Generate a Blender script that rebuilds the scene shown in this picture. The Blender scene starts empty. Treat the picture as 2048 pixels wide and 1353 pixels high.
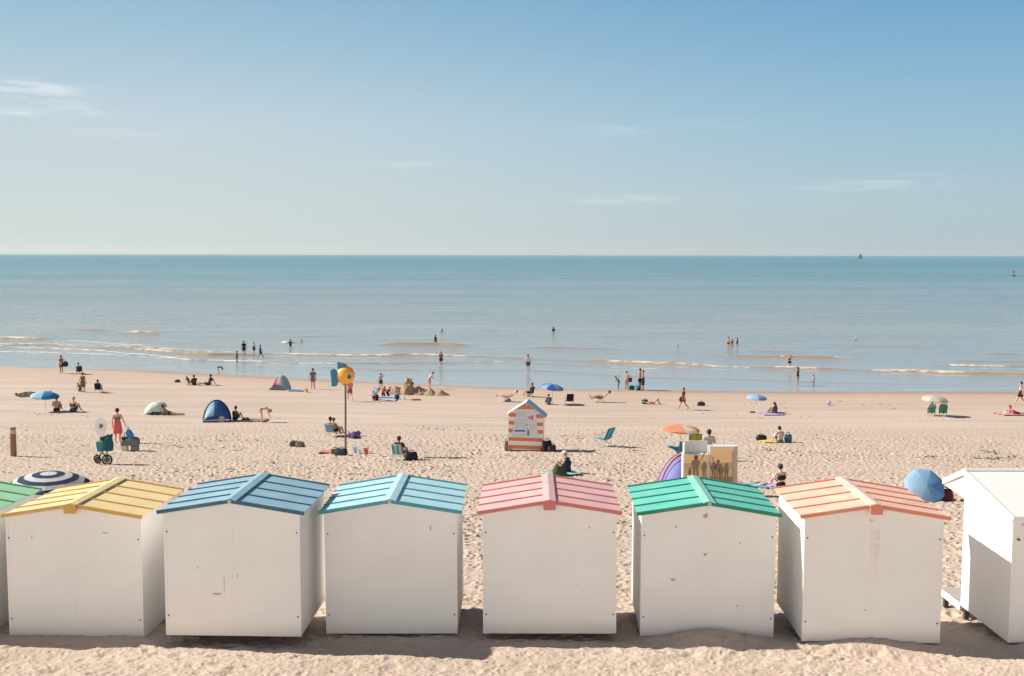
import bpy, bmesh, math, random
import numpy as np
from mathutils import Vector, Matrix, Euler
random.seed(4); RNG = np.random.RandomState(7)
R_ = math.radians
scn = bpy.context.scene
COL = scn.collection
# ------------------------------------------------------------------ camera
FPX, CH = 2100.0, 12.5
PITCH = math.atan(167/FPX); ROLL = 4/2048.0
cd = bpy.data.cameras.new('camera'); cam = bpy.data.objects.new('camera', cd); COL.objects.link(cam)
cd.sensor_width = 36; cd.lens = 36*FPX/2048; cd.clip_start = .1; cd.clip_end = 90000
CR = (Matrix.Rotation(math.pi/2-PITCH, 3, 'X') @ Matrix.Rotation(ROLL, 3, 'Z'))
cam.matrix_world = Matrix.Translation((0, 0, CH)) @ CR.to_4x4()
scn.camera = cam
# ------------------------------------------------------------------ light
SUN_EL, SUN_AZ = R_(35.5), R_(-77.5)          # azimuth from +Y (out to sea) towards +X
sl = bpy.data.lights.new('sun', 'SUN'); sl.energy = 4.9; sl.angle = R_(.5); sl.color = (1, .93, .82)
sun = bpy.data.objects.new('sun', sl); COL.objects.link(sun)
sd = Vector((math.sin(SUN_AZ)*math.cos(SUN_EL), math.cos(SUN_AZ)*math.cos(SUN_EL), math.sin(SUN_EL)))
sun.rotation_euler = sd.to_track_quat('Z', 'Y').to_euler()
scn.view_settings.view_transform = 'Standard'; scn.view_settings.look = 'None'
EXPO = .54
scn.view_settings.exposure = EXPO; scn.view_settings.gamma = 1
W = bpy.data.worlds.new('World'); scn.world = W; W.use_nodes = True
wn, wl = W.node_tree.nodes, W.node_tree.links
bg = wn['Background']; bg.inputs[1].default_value = .1
sky = wn.new('ShaderNodeTexSky'); sky.sky_type = 'NISHITA'; sky.sun_disc = False
sky.sun_elevation = SUN_EL; sky.sun_rotation = SUN_AZ; sky.air_density = 1.0; sky.dust_density = 1.6; sky.ozone_density = 1.0
def vm(op, a, b=None):
    n = wn.new('ShaderNodeMath'); n.operation = op
    for i, v in enumerate((a, b)):
        if v is None: continue
        if isinstance(v, (int, float)): n.inputs[i].default_value = v
        else: wl.new(v, n.inputs[i])
    return n.outputs[0]
wtc = wn.new('ShaderNodeTexCoord')
wmap = wn.new('ShaderNodeMapping'); wmap.inputs['Scale'].default_value = (9, 9, 75); wmap.inputs['Rotation'].default_value = (0, R_(-4), 0)
wl.new(wtc.outputs['Generated'], wmap.inputs[0])
wno = wn.new('ShaderNodeTexNoise'); wno.inputs['Scale'].default_value = 1.7; wno.inputs['Detail'].default_value = 7; wno.inputs['Distortion'].default_value = .5
wl.new(wmap.outputs[0], wno.inputs[0])
wr = wn.new('ShaderNodeValToRGB'); wr.color_ramp.elements[0].position = .40; wr.color_ramp.elements[1].position = .68
wl.new(wno.outputs[0], wr.inputs[0])
wsep = wn.new('ShaderNodeSeparateXYZ'); wl.new(wtc.outputs['Generated'], wsep.inputs[0])
def blob(u, e, su, se, amp):              # a patch of thin cirrus round a direction (azimuth tangent u, elevation e)
    a = vm('DIVIDE', vm('SUBTRACT', wsep.outputs[0], u), su); b = vm('DIVIDE', vm('SUBTRACT', wsep.outputs[2], e), se)
    return vm('MULTIPLY', vm('POWER', 2.718, vm('MULTIPLY', vm('ADD', vm('MULTIPLY', a, a), vm('MULTIPLY', b, b)), -1)), amp)
cm = None
for bl in ((-.413, .1395, .04, .0045, .75), (-.376, .1225, .016, .004, .75), (-.42, .1175, .03, .004, .55), (-.408, .1305, .025, .003, .5), (-.34, .106, .05, .005, .12), (.34, .066, .04, .006, .16), (.31, .061, .05, .004, .16), (.10, .052, .04, .004, .25), (.1, .115, .04, .004, .2), (-.1, .083, .04, .004, .15), (.19, .12, .03, .004, .15)):
    o = blob(*bl); cm = o if cm is None else vm('ADD', cm, o)
cf = vm('MINIMUM', vm('MULTIPLY', cm, wr.outputs[0]), .6)
wtint = wn.new('ShaderNodeMix'); wtint.data_type = 'RGBA'; wtint.blend_type = 'MULTIPLY'; wtint.inputs[0].default_value = 1
wl.new(sky.outputs[0], wtint.inputs[6]); wtint.inputs[7].default_value = (.22, .29, .41, 1)
whs = wn.new('ShaderNodeHueSaturation'); whs.inputs['Saturation'].default_value = .85; wl.new(wtint.outputs[2], whs.inputs['Color'])
def wramp(L):
    r = wn.new('ShaderNodeValToRGB'); wl.new(vm('MULTIPLY', wsep.outputs[2], 2.5), r.inputs[0])
    while len(r.color_ramp.elements) < len(L): r.color_ramp.elements.new(.5)
    for e, (p, c) in zip(r.color_ramp.elements, L): e.position = p*2.5; e.color = (*[((v/255+.055)/1.055)**2.4 for v in c], 1)
    return r.outputs[0]
gl = wramp([(0, (208, 217, 214)), (.05, (204, 217, 218)), (.12, (194, 212, 221)), (.19, (164, 196, 215)), (.235, (146, 185, 210)), (.4, (118, 162, 200))])
gr_ = wramp([(0, (175, 196, 203)), (.05, (175, 199, 209)), (.12, (150, 190, 212)), (.19, (124, 174, 208)), (.235, (106, 163, 205)), (.4, (85, 138, 190))])
az = wn.new('ShaderNodeMapRange'); wl.new(wsep.outputs[0], az.inputs[0]); az.inputs[1].default_value = -.4; az.inputs[2].default_value = .5; az.interpolation_type = 'SMOOTHSTEP'
gm_ = wn.new('ShaderNodeMix'); gm_.data_type = 'RGBA'; wl.new(az.outputs[0], gm_.inputs[0]); wl.new(gl, gm_.inputs[6]); wl.new(gr_, gm_.inputs[7])
gs_ = wn.new('ShaderNodeVectorMath'); gs_.operation = 'SCALE'; wl.new(gm_.outputs[2], gs_.inputs[0]); 
inl = wn.new('ShaderNodeMapRange'); inl.interpolation_type = 'SMOOTHSTEP'; wl.new(wsep.outputs[1], inl.inputs[0])     # bright band added to the unseen low sky landward, fills the shaded hut walls
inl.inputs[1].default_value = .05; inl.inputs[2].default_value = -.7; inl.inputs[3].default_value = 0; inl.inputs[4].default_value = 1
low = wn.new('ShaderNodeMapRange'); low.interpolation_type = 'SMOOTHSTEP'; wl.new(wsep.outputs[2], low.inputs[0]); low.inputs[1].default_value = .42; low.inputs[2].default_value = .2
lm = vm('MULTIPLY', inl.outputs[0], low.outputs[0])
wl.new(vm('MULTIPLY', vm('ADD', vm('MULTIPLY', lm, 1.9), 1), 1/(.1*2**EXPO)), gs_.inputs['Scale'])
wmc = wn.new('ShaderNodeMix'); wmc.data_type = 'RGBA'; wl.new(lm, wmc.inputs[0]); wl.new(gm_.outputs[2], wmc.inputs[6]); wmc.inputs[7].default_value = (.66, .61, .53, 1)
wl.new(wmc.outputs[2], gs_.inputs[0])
el_ = wn.new('ShaderNodeMapRange'); el_.interpolation_type = 'SMOOTHSTEP'; wl.new(wsep.outputs[2], el_.inputs[0]); el_.inputs[1].default_value = .24; el_.inputs[2].default_value = .42
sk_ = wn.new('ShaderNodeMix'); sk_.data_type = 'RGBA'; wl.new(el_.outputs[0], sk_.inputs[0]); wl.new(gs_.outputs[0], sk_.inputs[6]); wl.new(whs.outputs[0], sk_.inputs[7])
wmx = wn.new('ShaderNodeMix'); wmx.data_type = 'RGBA'; wl.new(cf, wmx.inputs[0]); wl.new(sk_.outputs[2], wmx.inputs[6]); wmx.inputs[7].default_value = (7.6, 7.5, 7.1, 1)
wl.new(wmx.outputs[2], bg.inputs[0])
# ------------------------------------------------------------------ terrain functions
_sx = np.array([-3000, -600, -200, -90, -57, -39.6, -21, 0, 22, 47, 90, 200, 600, 3000.])
_sy = np.array([170, 150, 135, 124, 118.7, 114.6, 106.2, 99.0, 96.9, 97.3, 98, 100, 110, 130.])
_tx = np.linspace(-250, 250, 2001); _ty = np.interp(_tx, _sx, _sy); _k = np.hanning(65); _k /= _k.sum()
_ty = np.concatenate([_ty[:32], np.convolve(_ty, _k, 'valid'), _ty[-32:]])
def shore(x): return np.where(np.abs(x) < 249, np.interp(x, _tx, _ty), np.interp(x, _sx, _sy))
_py = np.arange(-60, 62, .25)
_pz = np.interp(_py, [-60, -2, 1, 4, 10, 14, 17.2, 18.6, 19.8, 25, 35, 45, 54.6, 62], [5.6, 5.6, 5.6, 5.6, 5.6, 5.55, 5.38, 5.20, 5.10, 4.62, 3.72, 2.82, 2.02, 1.5])
_k2 = np.hanning(9); _k2 /= _k2.sum(); _pz = np.concatenate([_pz[:4], np.convolve(_pz, _k2, 'valid'), _pz[-4:]])
# sand heaped along the near side of the huts: (x, y, sx, sy, h)
HEAPS = [(3.75, 19.35, .9, .55, .27), (6.7, 19.12, 1.2, .34, .2), (.6, 18.95, 1.9, .35, .03), (5.1, 19.0, .5, .6, .04), (-8.6, 18.6, 1.6, .5, -.16), (-5.2, 18.1, 1.5, .5, .05), (10.0, 18.9, .8, .5, .12), (9.8, 17.7, 1.6, .5, .08), (-8.6, 17.9, 1.5, .4, .06),
         (-2.3, 18.3, 1.3, .5, .09), (-3.9, 17.8, .6, .4, .05), (8.6, 17.6, .8, .3, .05), (2.4, 18.5, .5, .3, .08), (5.3, 18.3, .5, .3, .05), (-6.9, 18.4, .5, .4, -.05),
         (-9.5, 84, 1.2, 1.0, .0)]
def ground(x, y):
    x = np.asarray(x, float); y = np.asarray(y, float)
    s = shore(x); t = np.clip((s-y)/np.maximum(s-60, 1), 0, 1.2)
    far = 1.61*np.maximum(t, 0)**1.5
    near = np.interp(y, _py, _pz)
    w = np.clip((y-56)/8, 0, 1); w = w*w*(3-2*w)
    z = near*(1-w)+far*w
    z = np.where(y > s, -.012*np.minimum(y-s, 200), z)
    for hx, hy, sx, sy, h in HEAPS: z = z+h*np.exp(-((x-hx)/sx)**2-((y-hy)/sy)**2)
    return z
def gz(x, y): return float(ground(x, y))
def ray(px, py): return CR @ Vector(((px-1024)/FPX, -(py-676.5)/FPX, -1))
def at(px, py, z=None, y=None):
    d = ray(px, py); o = Vector((0, 0, CH))
    if y is not None: return o+d*(y/d.y)
    if z is not None: return o+d*((z-CH)/d.z)
    lo, hi = 12.0, 400.0
    for y_ in np.arange(13, 400, .5):
        p = o+d*(y_/d.y)
        if p.z < gz(p.x, p.y): hi = y_; lo = y_-.5; break
    for _ in range(20):
        m = (lo+hi)/2; p = o+d*(m/d.y)
        if p.z < gz(p.x, p.y): hi = m
        else: lo = m
    return o+d*(hi/d.y)
# ------------------------------------------------------------------ materials
_M = {}
def nmat(name):
    m = bpy.data.materials.new(name); m.use_nodes = True
    return m, m.node_tree.nodes, m.node_tree.links, m.node_tree.nodes['Principled BSDF']
def paint(rgb, rough=.6, var=.08, scale=6., name='paint', transl=0., metal=0., bump=0.):
    key = (tuple(round(c, 3) for c in rgb), rough, var, scale, transl, metal, bump)
    if key in _M: return _M[key]
    m, n, l, b = nmat(name)
    tc = n.new('ShaderNodeTexCoord'); no = n.new('ShaderNodeTexNoise'); no.inputs['Scale'].default_value = scale; no.inputs['Detail'].default_value = 4
    l.new(tc.outputs['Object'], no.inputs[0])
    mx = n.new('ShaderNodeMix'); mx.data_type = 'RGBA'
    l.new(no.outputs[0], mx.inputs[0])
    mx.inputs[6].default_value = (*[max(0, c*(1-var)) for c in rgb], 1); mx.inputs[7].default_value = (*[min(1, c*(1+var)) for c in rgb], 1)
    l.new(mx.outputs[2], b.inputs['Base Color']); b.inputs['Roughness'].default_value = rough; b.inputs['Metallic'].default_value = metal
    if bump:
        bp = n.new('ShaderNodeBump'); bp.inputs['Strength'].default_value = bump; bp.inputs['Distance'].default_value = .02
        l.new(no.outputs[0], bp.inputs['Height']); l.new(bp.outputs[0], b.inputs['Normal'])
    if transl:
        tr = n.new('ShaderNodeBsdfTranslucent'); l.new(mx.outputs[2], tr.inputs[0]); ms = n.new('ShaderNodeMixShader'); ms.inputs[0].default_value = transl
        l.new(b.outputs[0], ms.inputs[1]); l.new(tr.outputs[0], ms.inputs[2]); l.new(ms.outputs[0], n['Material Output'].inputs[0])
    _M[key] = m; return m
def cloth(rgb, transl=.25): return paint(rgb, .85, .12, 9, 'fabric', transl)
def skin(tone): return paint({'pale': (.70, .47, .36), 'tan': (.50, .29, .19), 'brown': (.33, .18, .11), 'dark': (.13, .07, .045), 'pink': (.66, .34, .27)}[tone], .55, .08, 14, 'skin')
WHITE = paint((.74, .72, .69), .5, .04, 3, 'white_paint'); STEEL = paint((.45, .45, .46), .35, .1, 9, 'steel', metal=.7); BLACK = paint((.018, .018, .022), .6, .2, 8, 'black_fabric')
DARKM = paint((.05, .05, .055), .5, .1, 9, 'dark_metal'); WOOD = paint((.27, .15, .08), .8, .3, 12, 'wood', bump=.3)
# ------------------------------------------------------------------ mesh builder
class MB:
    def __init__(s): s.v = []; s.f = []; s.m = []
    def add(s, vs, fs, m=0):
        o = len(s.v); s.v += [tuple(v) for v in vs]; s.f += [tuple(i+o for i in f) for f in fs]; s.m += [m]*len(fs); return s
    def box(s, c, d, rot=None, m=0):
        vs = [Vector((sx*d[0]/2, sy*d[1]/2, sz*d[2]/2)) for sz in (-1, 1) for sx, sy in ((-1, -1), (1, -1), (1, 1), (-1, 1))]
        if rot is not None:
            e = Euler(rot).to_matrix() if not isinstance(rot, Matrix) else rot
            vs = [e @ v for v in vs]
        return s.add([v+Vector(c) for v in vs], [(3, 2, 1, 0), (4, 5, 6, 7), (0, 1, 5, 4), (1, 2, 6, 5), (2, 3, 7, 6), (3, 0, 4, 7)], m)
    def tube(s, a, b, r0, r1=None, n=8, m=0, caps=True):
        a, b = Vector(a), Vector(b); r1 = r0 if r1 is None else r1; d = b-a
        if d.length < 1e-6: return s
        q = d.to_track_quat('Z', 'Y'); vs = []
        for p, r in ((a, r0), (b, r1)):
            for i in range(n): t = 2*math.pi*i/n; vs.append(p+q @ Vector((r*math.cos(t), r*math.sin(t), 0)))
        fs = [(i, (i+1) % n, n+(i+1) % n, n+i) for i in range(n)]
        if caps: fs += [tuple(range(n-1, -1, -1)), tuple(range(n, 2*n))]
        return s.add(vs, fs, m)
    def pipe(s, pts, r, n=6, m=0):
        for a, b in zip(pts[:-1], pts[1:]): s.tube(a, b, r, n=n, m=m)
        return s
    def ell(s, c, r, nu=12, nv=8, rot=None, m=0, jit=0):
        if isinstance(r, (int, float)): r = (r, r, r)
        vs = []; c = Vector(c)
        for j in range(nv+1):
            ph = math.pi*j/nv
            for i in range(nu):
                t = 2*math.pi*i/nu; k = 1+(random.uniform(-jit, jit) if jit and 0 < j < nv else 0)
                v = Vector((r[0]*math.sin(ph)*math.cos(t)*k, r[1]*math.sin(ph)*math.sin(t)*k, r[2]*math.cos(ph)))
                if rot is not None: v = Euler(rot).to_matrix() @ v
                vs.append(c+v)
        return s.add(vs, [(j*nu+i, (j+1)*nu+i, (j+1)*nu+(i+1) % nu, j*nu+(i+1) % nu) for j in range(nv) for i in range(nu)], m)
    def cap(s, a, b, r0, r1, n=10):
        s.tube(a, b, r0, r1, n); s.ell(a, r0, n, 6); s.ell(b, r1, n, 6); return s
    def prism(s, pts, y0, y1, m=0):        # outline in XZ, extruded along Y
        n = len(pts); vs = [(x, y0, z) for x, z in pts]+[(x, y1, z) for x, z in pts]
        return s.add(vs, [tuple(range(n-1, -1, -1)), tuple(range(n, 2*n))]+[(i, (i+1) % n, n+(i+1) % n, n+i)[::-1] for i in range(n)][::1], m)
    def grid(s, P, m=0, closed=False):
        nj, ni = len(P), len(P[0]); vs = [p for row in P for p in row]
        fs = []; mm = []
        for j in range(nj-1):
            for i in range(ni if closed else ni-1):
                k = (i+1) % ni
                fs.append((j*ni+i, j*ni+k, (j+1)*ni+k, (j+1)*ni+i)); mm.append(m(j, i) if callable(m) else m)
        o = len(s.f); s.add(vs, fs, 0); s.m[o:] = mm; return s
    def mesh(s, name, mats, smooth=False):
        me = bpy.data.meshes.new(name); me.from_pydata(s.v, [], s.f)
        for m in (mats if isinstance(mats, (list, tuple)) else [mats]): me.materials.append(m)
        me.polygons.foreach_set('material_index', s.m)
        me.update()
        bm = bmesh.new(); bm.from_mesh(me); bmesh.ops.remove_doubles(bm, verts=bm.verts, dist=1e-5); bmesh.ops.recalc_face_normals(bm, faces=bm.faces); bm.to_mesh(me); bm.free()
        if smooth: me.polygons.foreach_set('use_smooth', [True]*len(me.polygons))
        return me
    def build(s, name, mats, parent=None, smooth=False, bevel=0, loc=None, rot=None, solid=0):
        o = bpy.data.objects.new(name, s.mesh(name, mats, smooth)); COL.objects.link(o)
        if parent is not None: o.parent = parent
        if loc is not None: o.location = loc
        if rot is not None: o.rotation_euler = rot
        if solid: d = o.modifiers.new('s', 'SOLIDIFY'); d.thickness = solid; d.offset = 0
        if bevel: d = o.modifiers.new('b', 'BEVEL'); d.width = bevel; d.segments = 2; d.limit_method = 'ANGLE'
        return o
def tag(o, label, cat, group=None, kind=None):
    if label: o['label'] = label
    if cat: o['category'] = cat
    if group: o['group'] = group
    if kind: o['kind'] = kind
    return o
def thing(name, label, cat, loc, rz=0, group=None, sc=1, rx=0, ry=0):
    o = bpy.data.objects.new(name, None); COL.objects.link(o); o.location = loc; o.rotation_euler = (rx, ry, rz); o.scale = (sc, sc, sc); o.empty_display_size = .2
    return tag(o, label, cat, group)
def structure(o, label=None): o['kind'] = 'structure'; return o
# ------------------------------------------------------------------ people
def V(*a): return Vector(a)
def base_pose(kind):
    J = {}
    def sym(n, v): J[n+'L'] = V(-v[0], v[1], v[2]); J[n+'R'] = V(*v)
    def torso(p, c, n, h0, h1, sw=.17, hw=.085):
        J['pelvis'], J['chest'], J['neck'], J['head0'], J['head'] = map(lambda t: V(0, *t), (p, c, n, h0, h1))
        sym('hip', (hw, p[0], p[1]-.02)); sym('sho', (sw, n[0]*.75+c[0]*.25, n[1]*.75+c[1]*.25))
    if kind in ('stand', 'walk', 'armsup', 'armsout', 'handhead', 'carry', 'armsbent'):
        torso((0, .95), (.01, 1.28), (0, 1.47), (.015, 1.57), (.03, 1.66))
        sym('kne', (.10, .02, .5)); sym('ank', (.11, -.02, .07)); sym('toe', (.14, .15, .03))
        sym('elb', (.23, -.03, 1.14)); sym('wri', (.25, .05, .89)); sym('fin', (.25, .08, .8))
        if kind == 'walk':
            J['kneL'], J['ankL'], J['toeL'] = V(-.09, .2, .53), V(-.09, .34, .11), V(-.1, .5, .09)
            J['kneR'], J['ankR'], J['toeR'] = V(.09, -.06, .5), V(.09, -.38, .17), V(.1, -.26, .04)
            J['elbL'], J['wriL'], J['finL'] = V(-.22, -.16, 1.18), V(-.2, -.14, .94), V(-.2, -.1, .86)
            J['elbR'], J['wriR'], J['finR'] = V(.22, .1, 1.17), V(.17, .26, 1.0), V(.15, .33, .96)
        if kind == 'armsup': sym('elb', (.32, .04, 1.56)); sym('wri', (.24, .06, 1.78)); sym('fin', (.22, .06, 1.88))
        if kind == 'armsout': sym('elb', (.42, .04, 1.32)); sym('wri', (.62, .1, 1.2)); sym('fin', (.7, .14, 1.17))
        if kind == 'handhead': J['elbR'], J['wriR'], J['finR'] = V(.36, .1, 1.5), V(.14, .12, 1.68), V(.08, .12, 1.72)
        if kind in ('carry', 'armsbent'): sym('elb', (.23, .02, 1.14)); sym('wri', (.12, .26, 1.12)); sym('fin', (.06, .34, 1.13))
    elif kind == 'sit':                     # on the ground, knees drawn up, arms round them
        torso((0, .13), (-.02, .45), (.05, .63), (.08, .73), (.11, .82))
        sym('kne', (.12, .37, .46)); sym('ank', (.11, .6, .08)); sym('toe', (.13, .76, .04))
        sym('elb', (.24, .13, .36)); sym('wri', (.1, .38, .36)); sym('fin', (.03, .45, .34))
    elif kind == 'sitlean':                 # legs out, propped on the hands behind
        torso((0, .13), (-.12, .43), (-.15, .62), (-.14, .72), (-.12, .81))
        sym('kne', (.12, .42, .2)); sym('ank', (.12, .84, .08)); sym('toe', (.14, .9, .22))
        sym('elb', (.26, -.3, .33)); sym('wri', (.28, -.42, .07)); sym('fin', (.3, -.5, .03))
    elif kind == 'chair':                   # in a low beach chair
        torso((0, .36), (-.12, .66), (-.16, .85), (-.14, .95), (-.12, 1.04))
        sym('kne', (.12, .42, .43)); sym('ank', (.12, .58, .08)); sym('toe', (.13, .74, .04))
        sym('elb', (.26, -.04, .58)); sym('wri', (.22, .22, .55)); sym('fin', (.2, .31, .53))
    elif kind == 'recline':                 # in a reclining chair, legs stretched
        torso((0, .4), (-.27, .58), (-.42, .71), (-.5, .78), (-.57, .85))
        sym('kne', (.1, .42, .52)); sym('ank', (.1, .82, .4)); sym('toe', (.12, .9, .54))
        sym('elb', (.27, -.15, .46)); sym('wri', (.2, .08, .5)); sym('fin', (.15, .16, .5))
    elif kind == 'prone':
        torso((0, .13), (.28, .25), (.42, .38), (.48, .48), (.52, .57))
        sym('kne', (.11, -.44, .08)); sym('ank', (.11, -.86, .08)); sym('toe', (.11, -1.0, .04))
        sym('elb', (.2, .42, .06)); sym('wri', (.1, .62, .05)); sym('fin', (.06, .7, .04))
    elif kind == 'supine':                  # on the back, knees raised
        torso((0, .11), (-.32, .13), (-.5, .13), (-.6, .12), (-.69, .13))
        sym('kne', (.12, .36, .5)); sym('ank', (.12, .48, .08)); sym('toe', (.13, .62, .04))
        sym('elb', (.26, -.22, .08)); sym('wri', (.3, .02, .06)); sym('fin', (.3, .1, .04))
    elif kind == 'bend':
        torso((-.1, .93), (.25, 1.0), (.42, .94), (.5, .88), (.56, .81))
        sym('kne', (.1, .0, .5)); sym('ank', (.12, -.04, .07)); sym('toe', (.14, .12, .03))
        sym('elb', (.18, .42, .64)); sym('wri', (.13, .5, .4)); sym('fin', (.12, .54, .31))
    elif kind == 'stoop':
        torso((-.05, .94), (.12, 1.22), (.24, 1.36), (.31, 1.42), (.38, 1.46))
        sym('kne', (.1, .04, .5)); sym('ank', (.12, -.03, .07)); sym('toe', (.14, .13, .03))
        sym('elb', (.2, .24, 1.04)); sym('wri', (.1, .4, .95)); sym('fin', (.06, .48, .93))
    elif kind == 'kneel':
        torso((0, .45), (.14, .74), (.24, .9), (.31, .97), (.37, 1.03))
        sym('kne', (.14, .2, .07)); sym('ank', (.11, -.24, .07)); sym('toe', (.11, -.38, .04))
        sym('elb', (.2, .32, .62)); sym('wri', (.12, .5, .42)); sym('fin', (.1, .56, .34))
    return J
def remesh(mb, name, mats, vox, smooth=1):
    me = mb.mesh('t', mats); o = bpy.data.objects.new('t', me); COL.objects.link(o)
    d = o.modifiers.new('r', 'REMESH'); d.mode = 'VOXEL'; d.voxel_size = vox; d.use_smooth_shade = True
    if smooth: k = o.modifiers.new('s', 'SMOOTH'); k.iterations = smooth; k.factor = .5
    dg = bpy.context.evaluated_depsgraph_get()
    out = bpy.data.meshes.new_from_object(o.evaluated_get(dg)); out.name = name
    out.materials.clear()
    for m in (mats if isinstance(mats, (list, tuple)) else [mats]): out.materials.append(m)
    out.polygons.foreach_set('material_index', [0]*len(out.polygons))
    bpy.data.objects.remove(o); return out
_body = {}
def body_mb(J, fem):
    b = MB(); lp = lambda a, c, t: a.lerp(c, t)
    wst = lp(J['pelvis'], J['chest'], .5)
    k = .9 if fem else 1.0
    for s in 'LR':
        sx = -1 if s == 'L' else 1
        side = V(sx*.055, 0, 0)
        b.cap(J['pelvis']+side*(1.1 if fem else .9), wst+side*.7, .1, .083*k)
        b.cap(wst+side*.7, J['chest']+side*1.05, .083*k, .1*k)
        b.cap(J['chest']+side*.9, lp(J['chest'], J['neck'], .7)+side*.6, .098*k, .06)
        b.cap(lp(J['chest'], J['neck'], .8), J['sho'+s], .055, .053*k)
        b.cap(J['hip'+s], J['kne'+s], .088, .055); b.cap(J['kne'+s], lp(J['kne'+s], J['ank'+s], .35), .052, .056); b.cap(lp(J['kne'+s], J['ank'+s], .35), J['ank'+s], .056, .035)
        b.cap(J['ank'+s], J['toe'+s], .036, .028)
        b.cap(J['sho'+s], J['elb'+s], .048*k, .036*k); b.cap(J['elb'+s], J['wri'+s], .038*k, .025)
        hd = (J['fin'+s]-J['wri'+s]); hl = hd.length or .1; hd = hd/hl
        ax = hd.cross(V(0, 0, 1));
        if ax.length < .3: ax = V(0, 1, 0)
        ax.normalize(); palm = J['wri'+s]+hd*.07
        b.cap(J['wri'+s], palm, .024, .028)
        nrm = hd.cross(ax)
        for q, ln in zip((-1.5, -.5, .5, 1.5), (.07, .085, .08, .06)):
            st = palm+ax*q*.019; md = st+hd*ln*.55+ax*q*.004; b.cap(st, md, .0105, .01, 6); b.cap(md, md+hd*ln*.4+nrm*.018, .01, .009, 6)
        b.cap(J['wri'+s]+hd*.03, J['wri'+s]+hd*.07-ax*.055, .012, .011, 6)
    b.cap(J['neck']-V(0, 0, .03), J['head0'], .055*k, .05*k)
    hd = J['head']; up = (J['head']-J['neck']).normalized(); fw = V(0, 1, 0)-up*up.y
    if fw.length < .3: fw = V(0, 0, -1) if up.y > 0 else V(0, 0, 1)
    fw.normalize(); rt = up.cross(fw)
    b.cap(hd+up*.03-fw*.012, hd-up*.03+fw*.008, .09, .072, 14); b.cap(hd-up*.03+fw*.03, hd-up*.065+fw*.05, .055, .035)
    b.cap(hd+fw*.085+up*.012, hd+fw*.105-up*.02, .01, .015, 6)
    for q in (-1, 1): b.ell(hd+rt*q*.086-up*.01, (.014, .02, .03), 8, 6)
    return b, (hd, up, fw, rt)
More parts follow.
